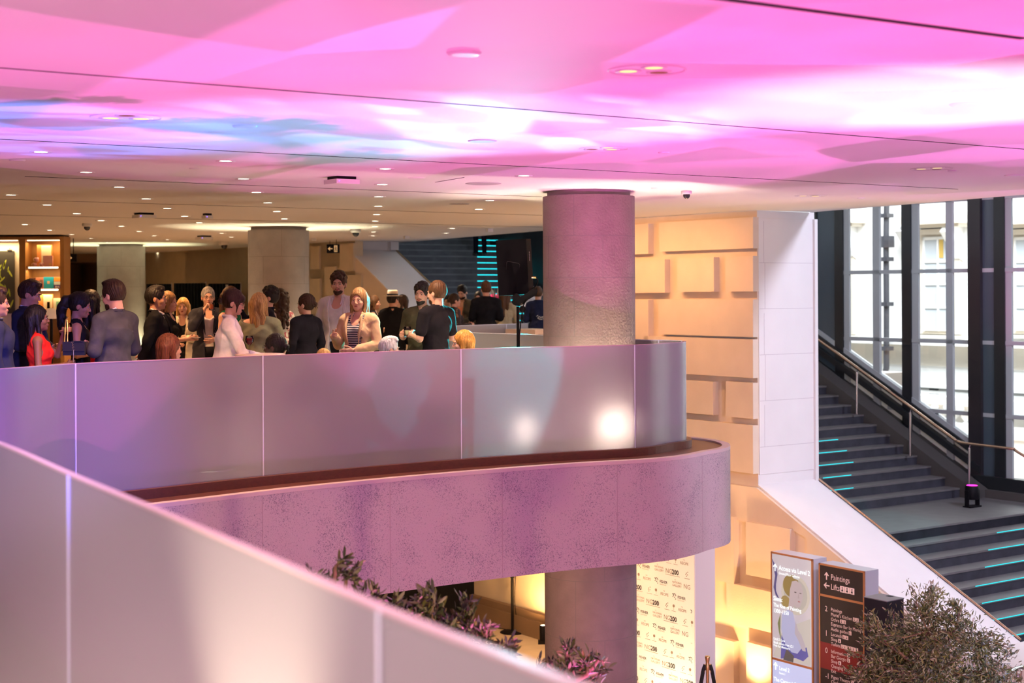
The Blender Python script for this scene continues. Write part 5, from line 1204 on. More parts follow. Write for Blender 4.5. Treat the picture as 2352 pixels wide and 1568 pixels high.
def blotch(name, c0, c1, sc, th=.5):
    m = mat(name, c0, .8); N = m.node_tree.nodes; L = m.node_tree.links; b = N['Principled BSDF']; tc = [n for n in N if n.type == 'TEX_COORD'][0]
    w = N.new('ShaderNodeTexNoise'); w.inputs['Scale'].default_value = sc; g = N.new('ShaderNodeMath'); g.operation = 'GREATER_THAN'; g.inputs[1].default_value = th; mx = N.new('ShaderNodeMix'); mx.data_type = 'RGBA'; mx.inputs[6].default_value = tuple(c0)+(1,); mx.inputs[7].default_value = tuple(c1)+(1,)
    L.new(tc.outputs['Object'], w.inputs['Vector']); L.new(w.outputs[0], g.inputs[0]); L.new(g.outputs[0], mx.inputs[0]); L.new(mx.outputs[2], b.inputs['Base Color']); return m
_cl = {}
def cloth(c):
    if isinstance(c, bpy.types.Material): return c
    k = tuple(c)
    if k not in _cl: _cl[k] = mat('cloth_%d' % len(_cl), k, .9, spec=.06, bump=.5, bscale=16, var=.15, vscale=10)
    return _cl[k]
ARM = {'down': ((.235, -.03, 1.15), (.245, .06, .91), 'relax'), 'front': ((.235, .0, 1.14), (.10, .27, 1.17), 'grip'), 'drink': ((.21, .17, 1.25), (.07, .23, 1.47), 'grip'),
       'chin': ((.15, .17, 1.17), (.045, .17, 1.43), 'relax'), 'reach': ((.22, .18, 1.12), (.12, .44, 1.06), 'flat'), 'phone': ((.22, .26, 1.33), (.12, .40, 1.60), 'grip'),
       'belly': ((.24, .02, 1.14), (.05, .23, 1.09), 'relax'), 'gesture': ((.23, .03, 1.14), (.16, .26, 1.24), 'point'), 'back': ((.235, -.09, 1.15), (.08, -.17, .98), 'relax'), 'lap': ((.22, .05, 1.12), (.10, .30, 1.02), 'relax'), 'high': ((.22, .20, 1.24), (.08, .34, 1.36), 'grip')}
def person(label, px, ytop, d, rz, sex='m', hair='short', hc='dark_brown', skin='fair', top='jacket', tc=(.02, .02, .024), shirt=None, bottom=(.02, .02, .025), R='down', L='down', yaw=0, pitch=0, w=1.0, beard=0, specs=0, hat=0, seat=None, loc=None, lean=0, hs=1.0, skirt=False, S=None, hairseed=0, lips='lips', openw=.0, name='person'):
    P_ = PD(px, ytop, d) if loc is None else None
    if loc is None: zt = P_.z; base = Vector((P_.x, P_.y, 0))
    else: base = Vector(loc); zt = 1.75
    if seat: S = S or .96; drop = 1.75 - zt/S
    else: S = S or zt/1.75; drop = 0.0
    F_ = sex == 'f'; w = w*(.87 if F_ else 1.0); a = math.radians(rz)
    o = thing('person', label, 'person', base, a)
    ln = math.tan(math.radians(lean))
    def bend(p):     # forward lean above the hip + seat drop
        p = np.array(p, float); q = p.copy().reshape(-1, 3)
        q[:, 1] += np.maximum(q[:, 2]-.95, 0)*ln; q[:, 2] -= drop; return (q.reshape(p.shape))*S
    def mk(nm, V, Fc, m_, par=o, fin=None):
        me = bpy.data.meshes.new(nm); me.from_pydata(V.tolist(), [], Fc); me.materials.append(m_); me.polygons.foreach_set('use_smooth', [True]*len(me.polygons)); me.update()
        bm = bmesh.new(); bm.from_mesh(me); bmesh.ops.recalc_face_normals(bm, faces=bm.faces); bm.to_mesh(me); bm.free()
        ob = bpy.data.objects.new(nm, me); COL.objects.link(ob); ob.parent = par; return ob
    def torso(f, e):
        f.ell((0, 0, .95), (.165*(1.0 if not F_ else 1.05)*(w if w > 1 else 1)+e, .115*max(1, w)+e, .12+e), .04); f.ell((0, .005*w, 1.11), ((.138 if not F_ else .128)*w+e, .102*w+e, .15), .05)
        f.ell((0, 0, 1.29), (.168*w+e, .118*w+e, .155+e), .05); f.cap((-.145*w, -.012, 1.405), (.145*w, -.012, 1.405), .058+e, None, .04)
        for s_ in (-1, 1):
            f.cap((0, -.025, 1.47), (s_*.12*w, -.015, 1.425), .042+e*.7, .048+e*.7, .03)
            if F_: f.ell((s_*.068, .085, 1.275), (.058+e, .050+e, .058+e), .03)
        f.cap((0, -.025, 1.44), (0, -.022, 1.49), .05+e*.8, .048+e*.5, .03)
    sh = {s_: np.array((s_*.178*w, -.012, 1.40)) for s_ in (-1, 1)}; arms = {}
    for s_, nm in ((1, R), (-1, L)):
        el, wr, hp_ = ARM[nm] if isinstance(nm, str) else nm
        el = np.array((el[0]*s_*(.4+.6*w), el[1], el[2])); wr = np.array((wr[0]*s_, wr[1], wr[2])); arms[s_] = (el, wr, hp_)
    # legs
    if seat: legs = {s_: [(s_*.09, 0, .90), (s_*.11, .42, .92), (s_*.11, .44, .50+drop*.0)] for s_ in (-1, 1)}
    else: legs = {s_: [(s_*.088, 0, .92), (s_*.10, .015, .50), (s_*.105, -.02, .085)] for s_ in (-1, 1)}
    # skin body
    f = Field((-.42, -.30, -.02 if not seat else .40), (.42, .62, 1.60), .0125)
    torso(f, -.006)
    for s_ in (-1, 1):
        el, wr, _h = arms[s_]; f.cap(sh[s_], el, .047 if not F_ else .039, .038 if not F_ else .032, .03); f.cap(el, wr, .039 if not F_ else .033, .026 if not F_ else .022, .015)
        A, B_, C_ = legs[s_]; f.cap(A, B_, .078, .052, .03); f.cap(B_, C_, .052, .035, .02)
        if not seat: f.cap((s_*.105, -.03, .05), (s_*.115, .13, .035), .036, .028, .02)
    V, Fc = f.nets(); V = bend(smoothv(V, Fc, 1, .4)); allV = [V]; allF = [list(Fc)]; nV = len(V)
    # head
    hd_o = bend((0, -.010, 1.537)); Rh = (Matrix.Rotation(math.radians(yaw), 3, 'Z') @ Matrix.Rotation(math.radians(pitch), 3, 'X')); Rn = np.array(Rh); hsS = S*hs
    def HT(V):
        V = np.asarray(V, float); t = np.clip((V[:, 2:3]+.07)/.10, 0, 1); t = t*t*(3-2*t)
        return ((V@Rn.T)*t + V*(1-t))*hsS + hd_o
    V, Fc = head_mesh(sex); V = HT(V); allV.append(V); allF.append([tuple(i+nV for i in q) for q in Fc]); nV += len(V)
    hands = {}
    for s_ in (-1, 1):
        el, wr, hp_ = arms[s_]; e_, w_ = bend(el), bend(wr); z_ = Vector(w_-e_).normalized(); inn = Vector((-s_, .15, 0 if hp_ != 'flat' else 1.2)); y_ = (inn - inn.dot(z_)*z_).normalized(); x_ = y_.cross(z_)
        if x_.z < 0 and hp_ != 'flat': x_ = -x_
        if hp_ == 'flat' and x_.x*s_ < 0: x_ = -x_
        Mh = np.array([list(x_), list(y_), list(z_)]); V, Fc = hand_mesh(hp_); V = (V*S*(.98 if not F_ else .88))@Mh + w_; allV.append(V); allF.append([tuple(i+nV for i in q) for q in Fc]); nV += len(V)
        hands[s_] = (Vector(w_) + z_*.075*S + y_*.040*S, x_, y_, z_)
    V = np.concatenate(allV); Fc = sum(allF, []); body = mk('body', V, Fc, SK[skin])
    # face details
    def hobj(nm, mb, m_, par=body):
        mb.v = [tuple(q) for q in HT(np.array(mb.v))]; ob = obj(nm, mb, m_, par); return ob
    for s_ in (-1, 1):
        mb = MB(); mb.ball((s_*.031, .0785, .085), (.0125, .0112, .0070), 10); mb2 = MB(); mb2.ball((s_*.031, .0868, .0855), (.0062, .0042, .0058), 8); e = hobj('eye', mb, 'eyewhite'); hobj('iris', mb2, 'iris', e)
        mb = MB(); mb.tube([(s_*.014, .0965, .104), (s_*.030, .098, .109), (s_*.050, .086, .104)], [.0035, .0042, .002], 6); hobj('eyebrow', mb, HC[hc if hc not in ('blonde', 'white') else 'dark_blonde'])
    mb = MB(); mb.ball((0, .0945, .027), (.022, .0065, .0042), 10); mb.ball((0, .0935, .0185), (.019, .0075, .0052), 10); hobj('lips', mb, lips)
    if hair:
        V, Fc = hair_mesh(hair, hairseed); mk('hair', HT(V), Fc, HC[hc])
    if beard:
        f = Field((-.09, -.03, -.07), (.09, .13, .08), .0058); e = .0035*beard+.0015
        f.ell((0, .036, .010), (.049+e, .048+e, .036+e*1.5), .02); f.ell((0, .072, -.012), (.022+e, .018+e, .018+e*2), .02); f.ell((0, .085, .032), (.030, .014, .012), .01)
        f.ell((0, .100, .0225), (.024, .030, .0115), .004, True); f.fn(lambda X, Y, Z: -(Z-.040-.5*np.abs(X)*0) , (-.1, -.05, .0), (.1, .14, .09), .01); f.fn(lambda X, Y, Z: Y-.0+0*Z, (-.1, -.06, -.08), (.1, .04, .09), .01)
        V, Fc = f.nets(); 
        if len(Fc): mk('beard', HT(V), Fc, HC[hc])
    if specs:
        mb = MB()
        for s_ in (-1, 1):
            mb.tube([(s_*.031+.021*math.cos(t), .106+.0*t, .085+.017*math.sin(t)) for t in np.linspace(0, 6.283, 17)], .0016, 5); mb.tube([(s_*.052, .104, .090), (s_*.072, .07, .090), (s_*.080, .0, .085)], .0016, 5)
        mb.tube([(-.010, .108, .088), (0, .112, .091), (.010, .108, .088)], .0016, 5); hobj('spectacles', mb, mat('spectacle_frame', (.25, .17, .08) if specs == 2 else (.02, .015, .015), .25, metal=.6 if specs == 2 else 0), o)
    if hat:
        mb = MB(); mb.lathe([(.165, .150), (.168, .155), (.095, .158), (.093, .163), (.088, .225), (.075, .252), (.03, .246), (.0, .240)], (0, -.012, 0), n=32, caps=False, R=None); h_ = hobj('hat', mb, mat('straw_hat', (.72, .60, .48), .8), o)
        mb = MB(); mb.lathe([(.0955, .160), (.0945, .190)], (0, -.012, 0), n=32, caps=False); hobj('hat_band', mb, mat('hat_ribbon', (.02, .02, .03), .7), h_)
    # garments
    hem = {'jacket': .80, 'coat': .74, 'shirt': .90, 'tee': .92, 'sleeveless': .92, 'dress': .90, 'sweater': .84, 'overshirt': .84}[top]
    e = {'jacket': .024, 'coat': .030, 'shirt': .018, 'tee': .014, 'sleeveless': .010, 'dress': .010, 'sweater': .032, 'overshirt': .026}[top]
    f = Field((-.44, -.32, .70 if not (top == 'dress' or skirt) else .42), (.44, .56 if not lean else .60, 1.54), .0095)
    torso(f, e*.75)
    if hem < .92: f.cap((0, 0, 1.0), (0, 0, hem+.06), .13+e, .150+e, .05); f.cap((-.06, 0, .98), (-.07, 0, hem+.05), .12+e*.6, .125+e*.6, .04); f.cap((.06, 0, .98), (.07, 0, hem+.05), .12+e*.6, .125+e*.6, .04)
    if top == 'dress': f.cap((0, 0, .98), (0, 0, .55), .15, .20, .05); hem = .50
    for s_ in (-1, 1):
        el, wr, _h = arms[s_]; uw = (.047 if not F_ else .040)+e*.8
        if top in ('jacket', 'coat', 'shirt', 'sweater', 'overshirt'): f.cap(sh[s_], el, uw+.004, uw-.004, .025); f.cap(el, el+(wr-el)*(.93 if top != 'overshirt' else .6), uw-.004, .032+e*.7, .012)
        elif top == 'tee': f.cap(sh[s_], sh[s_]+(el-sh[s_])*.72, uw+.004, uw+.004, .025)
    f.fn(lambda X, Y, Z: Z-hem, (-.5, -.4, .3), (.5, .7, hem+.12 if not seat else hem+.02), .006) if not seat else None
    if not seat:
        # keep the sleeves when they hang below the hem: re-add
        for s_ in (-1, 1):
            el, wr, _h = arms[s_]
            if top in ('jacket', 'coat', 'shirt', 'sweater') and wr[2] < hem+.15: f.cap(el, el+(wr-el)*.93, (.047 if not F_ else .040)+e*.8-.004, .032+e*.7, .010)
    f.cap((0, -.022, 1.45), (0, -.010, 1.60), .056 if top != 'sweater' else .075, .060 if top != 'sweater' else .09, .008, True)
    if top in ('jacket', 'coat', 'overshirt'):
        z0 = 1.12 if not openw else .6
        f.fn(lambda X, Y, Z: np.maximum(np.abs(X-(.012 if not openw else 0))-np.minimum(.095, np.maximum(openw*.6, (Z-z0)*(.24 if not openw else .055)+openw*.6)), .030-Y), (-.2, .0, z0), (.2, .3, 1.60), .006)
    if top in ('sleeveless', 'dress'): f.ell((0, .10, 1.46), (.085, .10, .075), .01, True); f.fn(lambda X, Y, Z: (.148*w+.01)-np.abs(X), (-.5, -.3, 1.26), (.5, .3, 1.56), .012)
    if top == 'tee': f.ell((0, .09, 1.49), (.06, .06, .05), .01, True)
    if top == 'sweater' and F_: f.ell((-.10, -.06, 1.50), (.13, .13, .08), .012, True)
    V, Fc = f.nets(); V = smoothv(V, Fc, 1, .4); V = wrinkle(V, .0085 if top != 'tee' else .0055, abs(hash(label)) % 1000 if False else int(px+500), 11); g = mk({'jacket': 'jacket', 'coat': 'coat', 'shirt': 'shirt', 'tee': 't_shirt', 'sleeveless': 'sleeveless_top', 'dress': 'dress', 'sweater': 'sweater', 'overshirt': 'open_shirt'}[top], bend(V), Fc, cloth(tc))
    if top in ('jacket', 'coat', 'overshirt', 'shirt'):
        mb = MB()
        for s_ in (-1, 1): mb.tube([bend(p) for p in ((0, -.085, 1.495), (s_*.050, -.065, 1.497), (s_*.066, -.015, 1.485), (s_*.058, .040, 1.455), (s_*.034 if top == 'shirt' else s_*.050, .085, 1.40))], [.015, .015, .014, .014, .006], 7)
        obj('collar', mb, cloth(tc), g)
    if top in ('jacket', 'coat'):
        mb = MB()
        for s_ in (-1, 1):
            x0 = .012 if not openw else openw*.6+.012; x1 = (.012+(1.43-1.12)*.24 if not openw else min(.095, openw*.6+.045))
            mb.tube([bend(p) for p in ((s_*(x1-.012), .070+e*.5, 1.45), (s_*x1+.0, .108*max(1, w)+e*.4, 1.36), (s_*(x0+(x1-x0)*.5), .118*w+e*.65+(.012 if F_ else 0), 1.26), (s_*x0, .102*w+e*.55, 1.15))], [.012, .017, .014, .004], 7)
        obj('lapel', mb, cloth(tc), g)
    if shirt is not None:
        f = Field((-.24, -.16, .88), (.24, .20, 1.54), .0095); torso(f, .004); f.fn(lambda X, Y, Z: Z-.92, (-.5, -.4, .5), (.5, .7, 1.0), .006); f.cap((0, -.022, 1.47), (0, -.010, 1.60), .053, .058, .006, True)
        if top in ('overshirt',) or openw: f.ell((0, .10, 1.44), (.07, .09, .09), .01, True)
        V, Fc = f.nets(); mk('shirt', bend(smoothv(V, Fc, 1, .4)), Fc, cloth(shirt))
        if not openw and top == 'jacket':
            mb = MB(); mb.tube([bend(p) for p in ((0, -.072, 1.512), (.046, -.058, 1.512), (.056, -.012, 1.500), (.045, .035, 1.475), (.010, .070, 1.455))], .011, 7); mb.tube([bend(p) for p in ((0, -.072, 1.512), (-.046, -.058, 1.512), (-.056, -.012, 1.500), (-.045, .035, 1.475), (-.010, .070, 1.455))], .011, 7); obj('shirt_collar', mb, cloth(shirt), o)
    if not (top == 'dress'):
        f = Field((-.26, -.24, .03 if not seat else .38), (.26, .62 if seat else .24, 1.08), .014)
        f.ell((0, 0, .95), (.176*(max(1, w)), .128*max(1, w), .115), .04)
        for s_ in (-1, 1): A, B_, C_ = legs[s_]; f.cap(A, B_, .092, .066, .03); f.cap(B_, C_, .066, .055, .02)
        f.fn(lambda X, Y, Z: -(Z-1.0), (-.5, -.4, .98), (.5, .7, 1.2), .006)
        V, Fc = f.nets(); mk('trousers', bend(smoothv(V, Fc, 1, .4)), Fc, cloth(bottom))
    if not seat:
        for s_ in (-1, 1):
            f = Field((s_*.11-.07, -.10, -.005), (s_*.11+.07, .21, .12), .009); f.cap((s_*.105, -.035, .045), (s_*.115, .14, .035), .045, .034, .02); f.fn(lambda X, Y, Z: Z-.0, (-.3, -.3, -.1), (.3, .4, .02), .003)
            V, Fc = f.nets(); mk('shoe', bend(V), Fc, 0 or mat('shoe_leather', (.02, .016, .014), .3)) if len(Fc) else None
    c, sn = math.cos(a), math.sin(a)
    def world(p): p = Vector(p); return base + Vector((c*p.x-sn*p.y, sn*p.x+c*p.y, p.z))
    o_ = {'obj': o, 'hands': {s_: world(h[0]) for s_, h in hands.items()}, 'world': world, 'bend': bend, 'S': S, 'HT': HT, 'seatz': (0.90-drop-.10)*S, 'base': base, 'a': a}
    return o_
def tumbler(label, p, liquid=(.75, .45, .15), h=.095, r=.036, full=.6):
    o = thing('drinking_glass', label, 'glass', Vector(p)-Vector((0, 0, h*.5)))
    mb = MB(); mb.lathe([(r*.85, 0), (r, h), (r*.94, h), (r*.8, .012)], n=20, caps=False); mb.lathe([(r*.85, 0), (r*.8, .012)], n=20); obj('glass', mb, M['drinkglass'], o)
    mb = MB(); mb.lathe([(r*.80, .013), (r*.90, h*full)], n=20); obj('drink', mb, mat('drink', liquid, .15, spec=.6), o); return o
def stemglass(label, p, liquid, h=.19, r=.036):
    o = thing('wine_glass', label, 'glass', p)
    mb = MB(); mb.lathe([(.034, 0), (.034, .003), (.006, .008), (.005, h*.45), (.012, h*.5), (r, h*.66), (r*1.05, h*.8), (r*1.0, h), (r*.95, h), (r*.98, h*.8), (r*.9, h*.66)], n=24, caps=False); obj('glass', mb, M['drinkglass'], o)
    mb = MB(); mb.lathe([(.008, h*.52), (r*.88, h*.66), (r*.96, h*.80), (r*.93, h*.88)], n=20); obj('drink', mb, mat('drink', liquid, .15, spec=.6), o); return o
M['drinkglass'] = glassmat('drinking_glass', (.93, .93, .95), .02)
# ------------------------------------------------------------------ the crowd
q = {}
q[1] = person('man in a navy jacket with a bag strap, half cut off by the left edge', -6, 662, 12.9, -70, hair='short', hc='dark_brown', skin='tan', top='shirt', tc=(.030, .035, .070), w=1.12, bottom=(.02, .02, .04))
q[2] = person('man with spiky dark hair in a dark suit and patterned open shirt, looking down', 66, 645, 15.2, -100, hair='short', hc='dark_brown', skin='tan', tc=(.018, .020, .035), shirt=(.62, .60, .62), pitch=-14, yaw=14, R='belly', L='belly')
q[3] = person('woman in a bright red top with long dark hair, sipping a drink', 90, 704, 13.7, -75, 'f', 'long', 'black', 'brown', 'sleeveless', (.75, .03, .02), R='front', L='drink', w=1.18, hs=1.03, pitch=4)
q[4] = person('woman in a black sleeveless dress with a long curly black ponytail', 182, 673, 14.6, -80, 'f', 'pony', 'black', 'tan', 'sleeveless', (.012, .012, .014), bottom=(.03, .045, .02), R='front', L='chin', pitch=-12, hs=1.02, lips='redlips')
q[5] = person('bearded man with round glasses in a grey suit, seen from behind', 262, 647, 13.9, 62, hair='short', hc='dark_brown', skin='fair', tc=(.060, .060, .072), shirt=(.75, .74, .80), L='front', R='front', beard=2, specs=2, pitch=-12, w=1.12, hs=1.05)
q[6] = person('woman with long black hair in a red dress, seen from behind', 212, 668, 15.9, -25, 'f', 'long', 'black', 'tan', 'dress', (.55, .008, .012), R='front', L='front')
q[7] = person('young man with black hair in a black suit, arms behind his back', 361, 661, 17.0, -82, hair='short', hc='black', skin='tan', tc=(.012, .012, .014), shirt=(.65, .64, .68), R='back', L='back', hs=1.06, w=1.15)
q[8] = person('blonde woman in black holding a small plate, beside the young man in a black suit', 389, 671, 18.4, -95, 'f', 'bob', 'dark_blonde', 'fair', 'dress', (.012, .012, .014), R='front', L='front')
q[9] = person('laughing blonde woman in a cream jacket, facing the camera', 420, 685, 20.5, 184, 'f', 'long', 'blonde', 'fair', 'jacket', (.72, .62, .45), shirt=(.012, .012, .014), openw=.055, R='belly', L='front')
q[10] = person('grey-haired man with glasses in a dark jacket, raising a drink', 478, 660, 19.5, 196, hair='crop', hc='grey', skin='fair', tc=(.030, .030, .040), shirt=(.70, .62, .58), openw=.06, R='drink', L='belly', specs=1)
q[11] = person('woman with dark fringe and glasses in a white shirt, leaning over the table', 512, 667, 14.9, -82, 'f', 'bangs', 'dark_brown', 'fair', 'shirt', (.78, .72, .78), bottom=(.03, .02, .02), R='reach', L='belly', pitch=-14, lean=9, specs=2, w=1.18, hs=1.03)
q[12] = person('woman with long brown hair in a green velvet dress holding a clutch bag', 530, 660, 17.7, -115, 'f', 'long', 'brown', 'fair', 'dress', (.008, .085, .035), L=((.2, .06, 1.16), (.02, .22, 1.24), 'grip'), R='front', pitch=-10, yaw=-15)
q[13] = person('woman with long blonde hair in a grey-green off-shoulder sweater, seen from behind', 597, 677, 16.8, -8, 'f', 'long', 'dark_blonde', 'fair', 'sweater', (.17, .17, .11), R='belly', L='belly', w=1.28, yaw=-15, hs=1.05)
q[14] = person('curly-haired man in black looking up at his phone', 612, 659, 18.4, 100, hair='curly', hc='black', skin='fair', tc=(.014, .014, .020), R='phone', L='front', pitch=12)
q[15] = person('woman with curly brown hair in a white and rose patterned blouse', 641, 664, 19.3, 40, 'f', 'curlylong', 'dark_brown', 'fair', 'shirt', blotch('floral_blouse', (.72, .66, .55), (.45, .10, .12), 22, .54), R='front', L='front')
q[16] = person('woman with a dark bun in a black blazer, seen from behind', 701, 677, 17.7, 52, 'f', 'bun', 'dark_brown', 'fair', 'jacket', (.014, .013, .018), R='down', L='down', w=1.25, yaw=15, hs=1.03)
q[17] = person('tall bearded man in an open white shirt over a white vest', 777, 626, 18.4, 168, hair='curly', hc='dark_brown', skin='fair', top='overshirt', tc=stripes('white_stripe_shirt', (.78, .76, .70), (.66, .66, .64), 16, 'X'), shirt=(.80, .80, .82), openw=.07, beard=1, bottom=(.015, .015, .018), yaw=8)
q[18] = person('woman with long brown hair, a beige cardigan and a striped top', 823, 663, 16.3, 158, 'f', 'long', 'dark_blonde', 'fair', 'jacket', (.62, .42, .25), shirt=stripes('navy_stripe_top', (.020, .022, .045), (.60, .55, .55), 13), openw=.085, bottom=(.012, .014, .035), R='gesture', L='belly', w=1.18, yaw=8)
q[19] = person('woman with tied brown hair, seen in profile left of the man in a straw hat', 861, 679, 25.0, -95, 'f', 'bob', 'brown', 'fair', 'sleeveless', (.02, .02, .025), R='front')
q[20] = person('man in a straw hat and black blazer, seen from behind', 903, 671, 24.2, -12, hair='crop', hc='black', skin='fair', tc=(.012, .012, .014), bottom=(.38, .30, .22), hat=1, specs=1, yaw=-25, R='down', L='down')
q[21] = person('person in a teal top, mostly hidden behind the man in a straw hat', 921, 678, 26.2, 100, 'f', 'bob', 'dark_brown', 'fair', 'shirt', (.01, .16, .16))
q[22] = person('bearded man in an olive polo shirt holding a tumbler', 968, 651, 17.7, 150, hair='curly', hc='black', skin='fair', top='tee', tc=(.055, .052, .032), bottom=(.014, .014, .016), L='front', R='front', beard=1, w=1.15, yaw=12)
q[23] = person('man in a black T-shirt with a tattooed arm, seen from behind', 1001, 646, 16.8, 50, hair='crop', hc='brown', skin='fair', top='tee', tc=(.014, .012, .015), bottom=(.02, .018, .018), L='front', R='front', beard=1, w=1.16, yaw=8)
q[24] = person('woman with dark hair tied up, half hidden right of the man in a black T-shirt', 1029, 679, 27.4, 150, 'f', 'bun', 'black', 'fair', 'shirt', (.03, .02, .02), R='front')
q[25] = person('woman in a dark printed blouse with hair clipped back, seen in profile', 1046, 675, 26.9, -70, 'f', 'bun', 'dark_brown', 'fair', 'shirt', blotch('printed_blouse', (.03, .02, .025), (.25, .12, .08), 16, .6), R='front', L='front')
q[26] = person('bearded man in a grey blazer and salmon pink shirt, looking down', 1063, 655, 28.3, 158, hair='short', hc='black', skin='fair', tc=(.12, .11, .085), shirt=(.75, .30, .20), openw=.05, R='belly', L='belly', beard=2, pitch=-20)
q[27] = person('man in a black jacket with short brown hair, seen from behind', 1116, 647, 27.3, 12, hair='short', hc='brown', skin='fair', tc=(.012, .013, .016), R='front', L='front', w=1.08)
q[28] = person('woman with very long brown hair in a tan blouse, below the loudspeaker', 1160, 664, 29.0, -14, 'f', 'long', 'brown', 'fair', 'shirt', (.42, .34, .20), R='belly', L='belly', w=1.15, hs=1.1)
q[29] = person('man in a dark blue plaid jacket with an embroidered sprig, at the column edge', 1236, 659, 29.0, -8, hair='crop', hc='brown', skin='fair', tc=(.018, .022, .050), R='front', L='front')
q[30] = person('person with dark hair just visible left of the man in a black jacket', 1099, 670, 29.0, 170, 'f', 'bun', 'black', 'fair', 'shirt', (.03, .03, .03))
# legs coming down the upper stair
best = min(range(8, 30), key=lambda k: abs((lambda p: (HZ - (p.z-EYE)/p.y*F))(G(19.9, bU+k*RUN+.12, (k+1)*ru)) - 582))
zt = (best+1)*ru; u_, _ = ray(1103, 583); A0 = [a for a in np.linspace(17, 22, 400)]; aa = min(A0, key=lambda a: abs(G(a, bU+best*RUN+.15, 0).x/G(a, bU+best*RUN+.15, 0).y - u_)); p = G(aa, bU+best*RUN+.15, zt)
person('person in dark tights and shiny shoes coming down the upper stair', 0, 0, 0, 170, 'f', 'bob', 'brown', 'fair', 'jacket', (.02, .02, .025), bottom=(.01, .012, .02), loc=(p.x, p.y, zt+.002), S=1.0)
# seated guests
q[31] = person('seated woman with auburn brown hair, head just above the curved balustrade', 392, 773, 14.3, -55, 'f', 'long', 'auburn', 'fair', 'shirt', (.10, .06, .05), R='lap', L='lap', seat=1, hs=1.08)
q[32] = person('seated woman with dark skin, glasses and pinned-up black hair, facing left', 628, 771, 15.2, 80, 'f', 'bun', 'black', 'dark', 'shirt', (.04, .03, .03), R='lap', L='lap', seat=1, specs=1, hs=1.06)
q[33] = person('seated guest with pale blonde hair, only the crown showing above the balustrade', 743, 803, 15.6, 10, 'f', 'bob', 'blonde', 'fair', 'shirt', (.3, .28, .25), R='lap', L='lap', seat=1, S=.92)
q[34] = person('seated guest with short white hair below the man in a straw hat', 897, 775, 15.6, -70, 'm', 'short', 'white', 'fair', 'shirt', (.08, .08, .12), R='lap', L='lap', seat=1, hs=1.0)
q[35] = person('seated woman with ginger blonde bob, facing left, near the loudspeaker stand', 1061, 763, 16.0, 62, 'f', 'bob', 'ginger_blonde', 'fair', 'shirt', (.1, .09, .1), R='lap', L='lap', seat=1, hs=1.05, yaw=35)
def chair(label, who):
    o = thing('side_chair', label, 'chair', (who['base'].x, who['base'].y, 0), who['a'], 'side chairs of the seated guests'); zs_ = max(.30, who['seatz']-.03)
    wd = M['chairwood'] if 'chairwood' in M else M.setdefault('chairwood', mat('brown_chair', (.10, .045, .03), .45))
    mb = MB(); mb.lathe([(.20, zs_-.05), (.225, zs_-.03), (.225, zs_-.01), (.20, zs_)], (0, .08, 0), n=24); obj('seat', mb, wd, o)
    for sx in (-1, 1):
        for sy in (-1, 1): mb = MB(); mb.tube([(sx*.16, .08+sy*.16, zs_-.04), (sx*.19, .08+sy*.19, 0)], [.018, .012], 8); obj('leg', mb, wd, o)
    mb = MB(); P_ = [Vector((.22*math.sin(t), -.06-.20*math.cos(t)+.06)) for t in np.linspace(-1.0, 1.0, 13)]; mb.ribbon(P_, zs_+.28, zs_+.62, .02); mb.ribbon(P_[5:8], zs_-.04, zs_+.28, .02); obj('backrest', mb, wd, o)
for k, nm in ((31, 'under the seated woman with auburn hair'), (32, 'under the seated woman with black hair'), (33, 'under the guest with pale blonde hair'), (34, 'under the guest with white hair'), (35, 'under the seated woman with ginger blonde hair')): chair('brown round-backed chair ' + nm, q[k])
# things in hands and on the table
H = lambda k, s_: q[k]['hands'][s_]
tumbler('glass of spritz at the lips of the woman in the red top', H(3, -1)+Vector((.03, 0, .02)), (.55, .22, .10))
stemglass('stemmed glass held by the woman in the black sleeveless dress', H(4, 1)+Vector((.0, -.02, -.14)), (.70, .50, .20))
tumbler('orange drink raised by the grey-haired man', H(10, 1)+Vector((.02, 0, .0)), (.85, .22, .05), full=.8)
tumbler('tumbler of pale drink held by the man in the olive polo', H(22, -1)+Vector((-.01, -.02, .04)), (.75, .70, .35), h=.105, r=.042)
def plate(label, p):
    o = thing('small_plate', label, 'plate', p); mb = MB(); mb.lathe([(.03, 0), (.055, .008), (.065, .014), (.055, .010), (.0, .004)], n=24, caps=False); obj('dish', mb, mat('plate_white', (.75, .68, .6), .3), o); mb = MB(); mb.ball((0, 0, .018), (.02, .015, .012), 8); obj('canape', mb, mat('canape', (.45, .22, .08), .7), o)
plate('small plate with a canape held by the blonde woman in black', H(8, 1)+Vector((.02, -.02, .0)))
h = H(14, 1); o = thing('mobile_phone', 'dark mobile phone held up by the curly-haired man', 'phone', h+Vector((-.03, -.02, .06)), q[14]['a']+.5); mb = MB(); mb.box((0, 0, 0), (.075, .009, .15)); obj('case', mb, 'black', o); mb = MB(); mb.box((0, .005, 0), (.068, .001, .14)); obj('screen', mb, mat('phone_screen', (.08, .09, .1), .1), o)
h = H(12, -1); o = thing('clutch_bag', 'beige clutch bag held by the woman in green', 'bag', h, .3); mb = MB(); mb.box((0, 0, .05), (.10, .04, .17)); obj('pouch', mb, mat('beige_leather', (.55, .42, .30), .5), o)
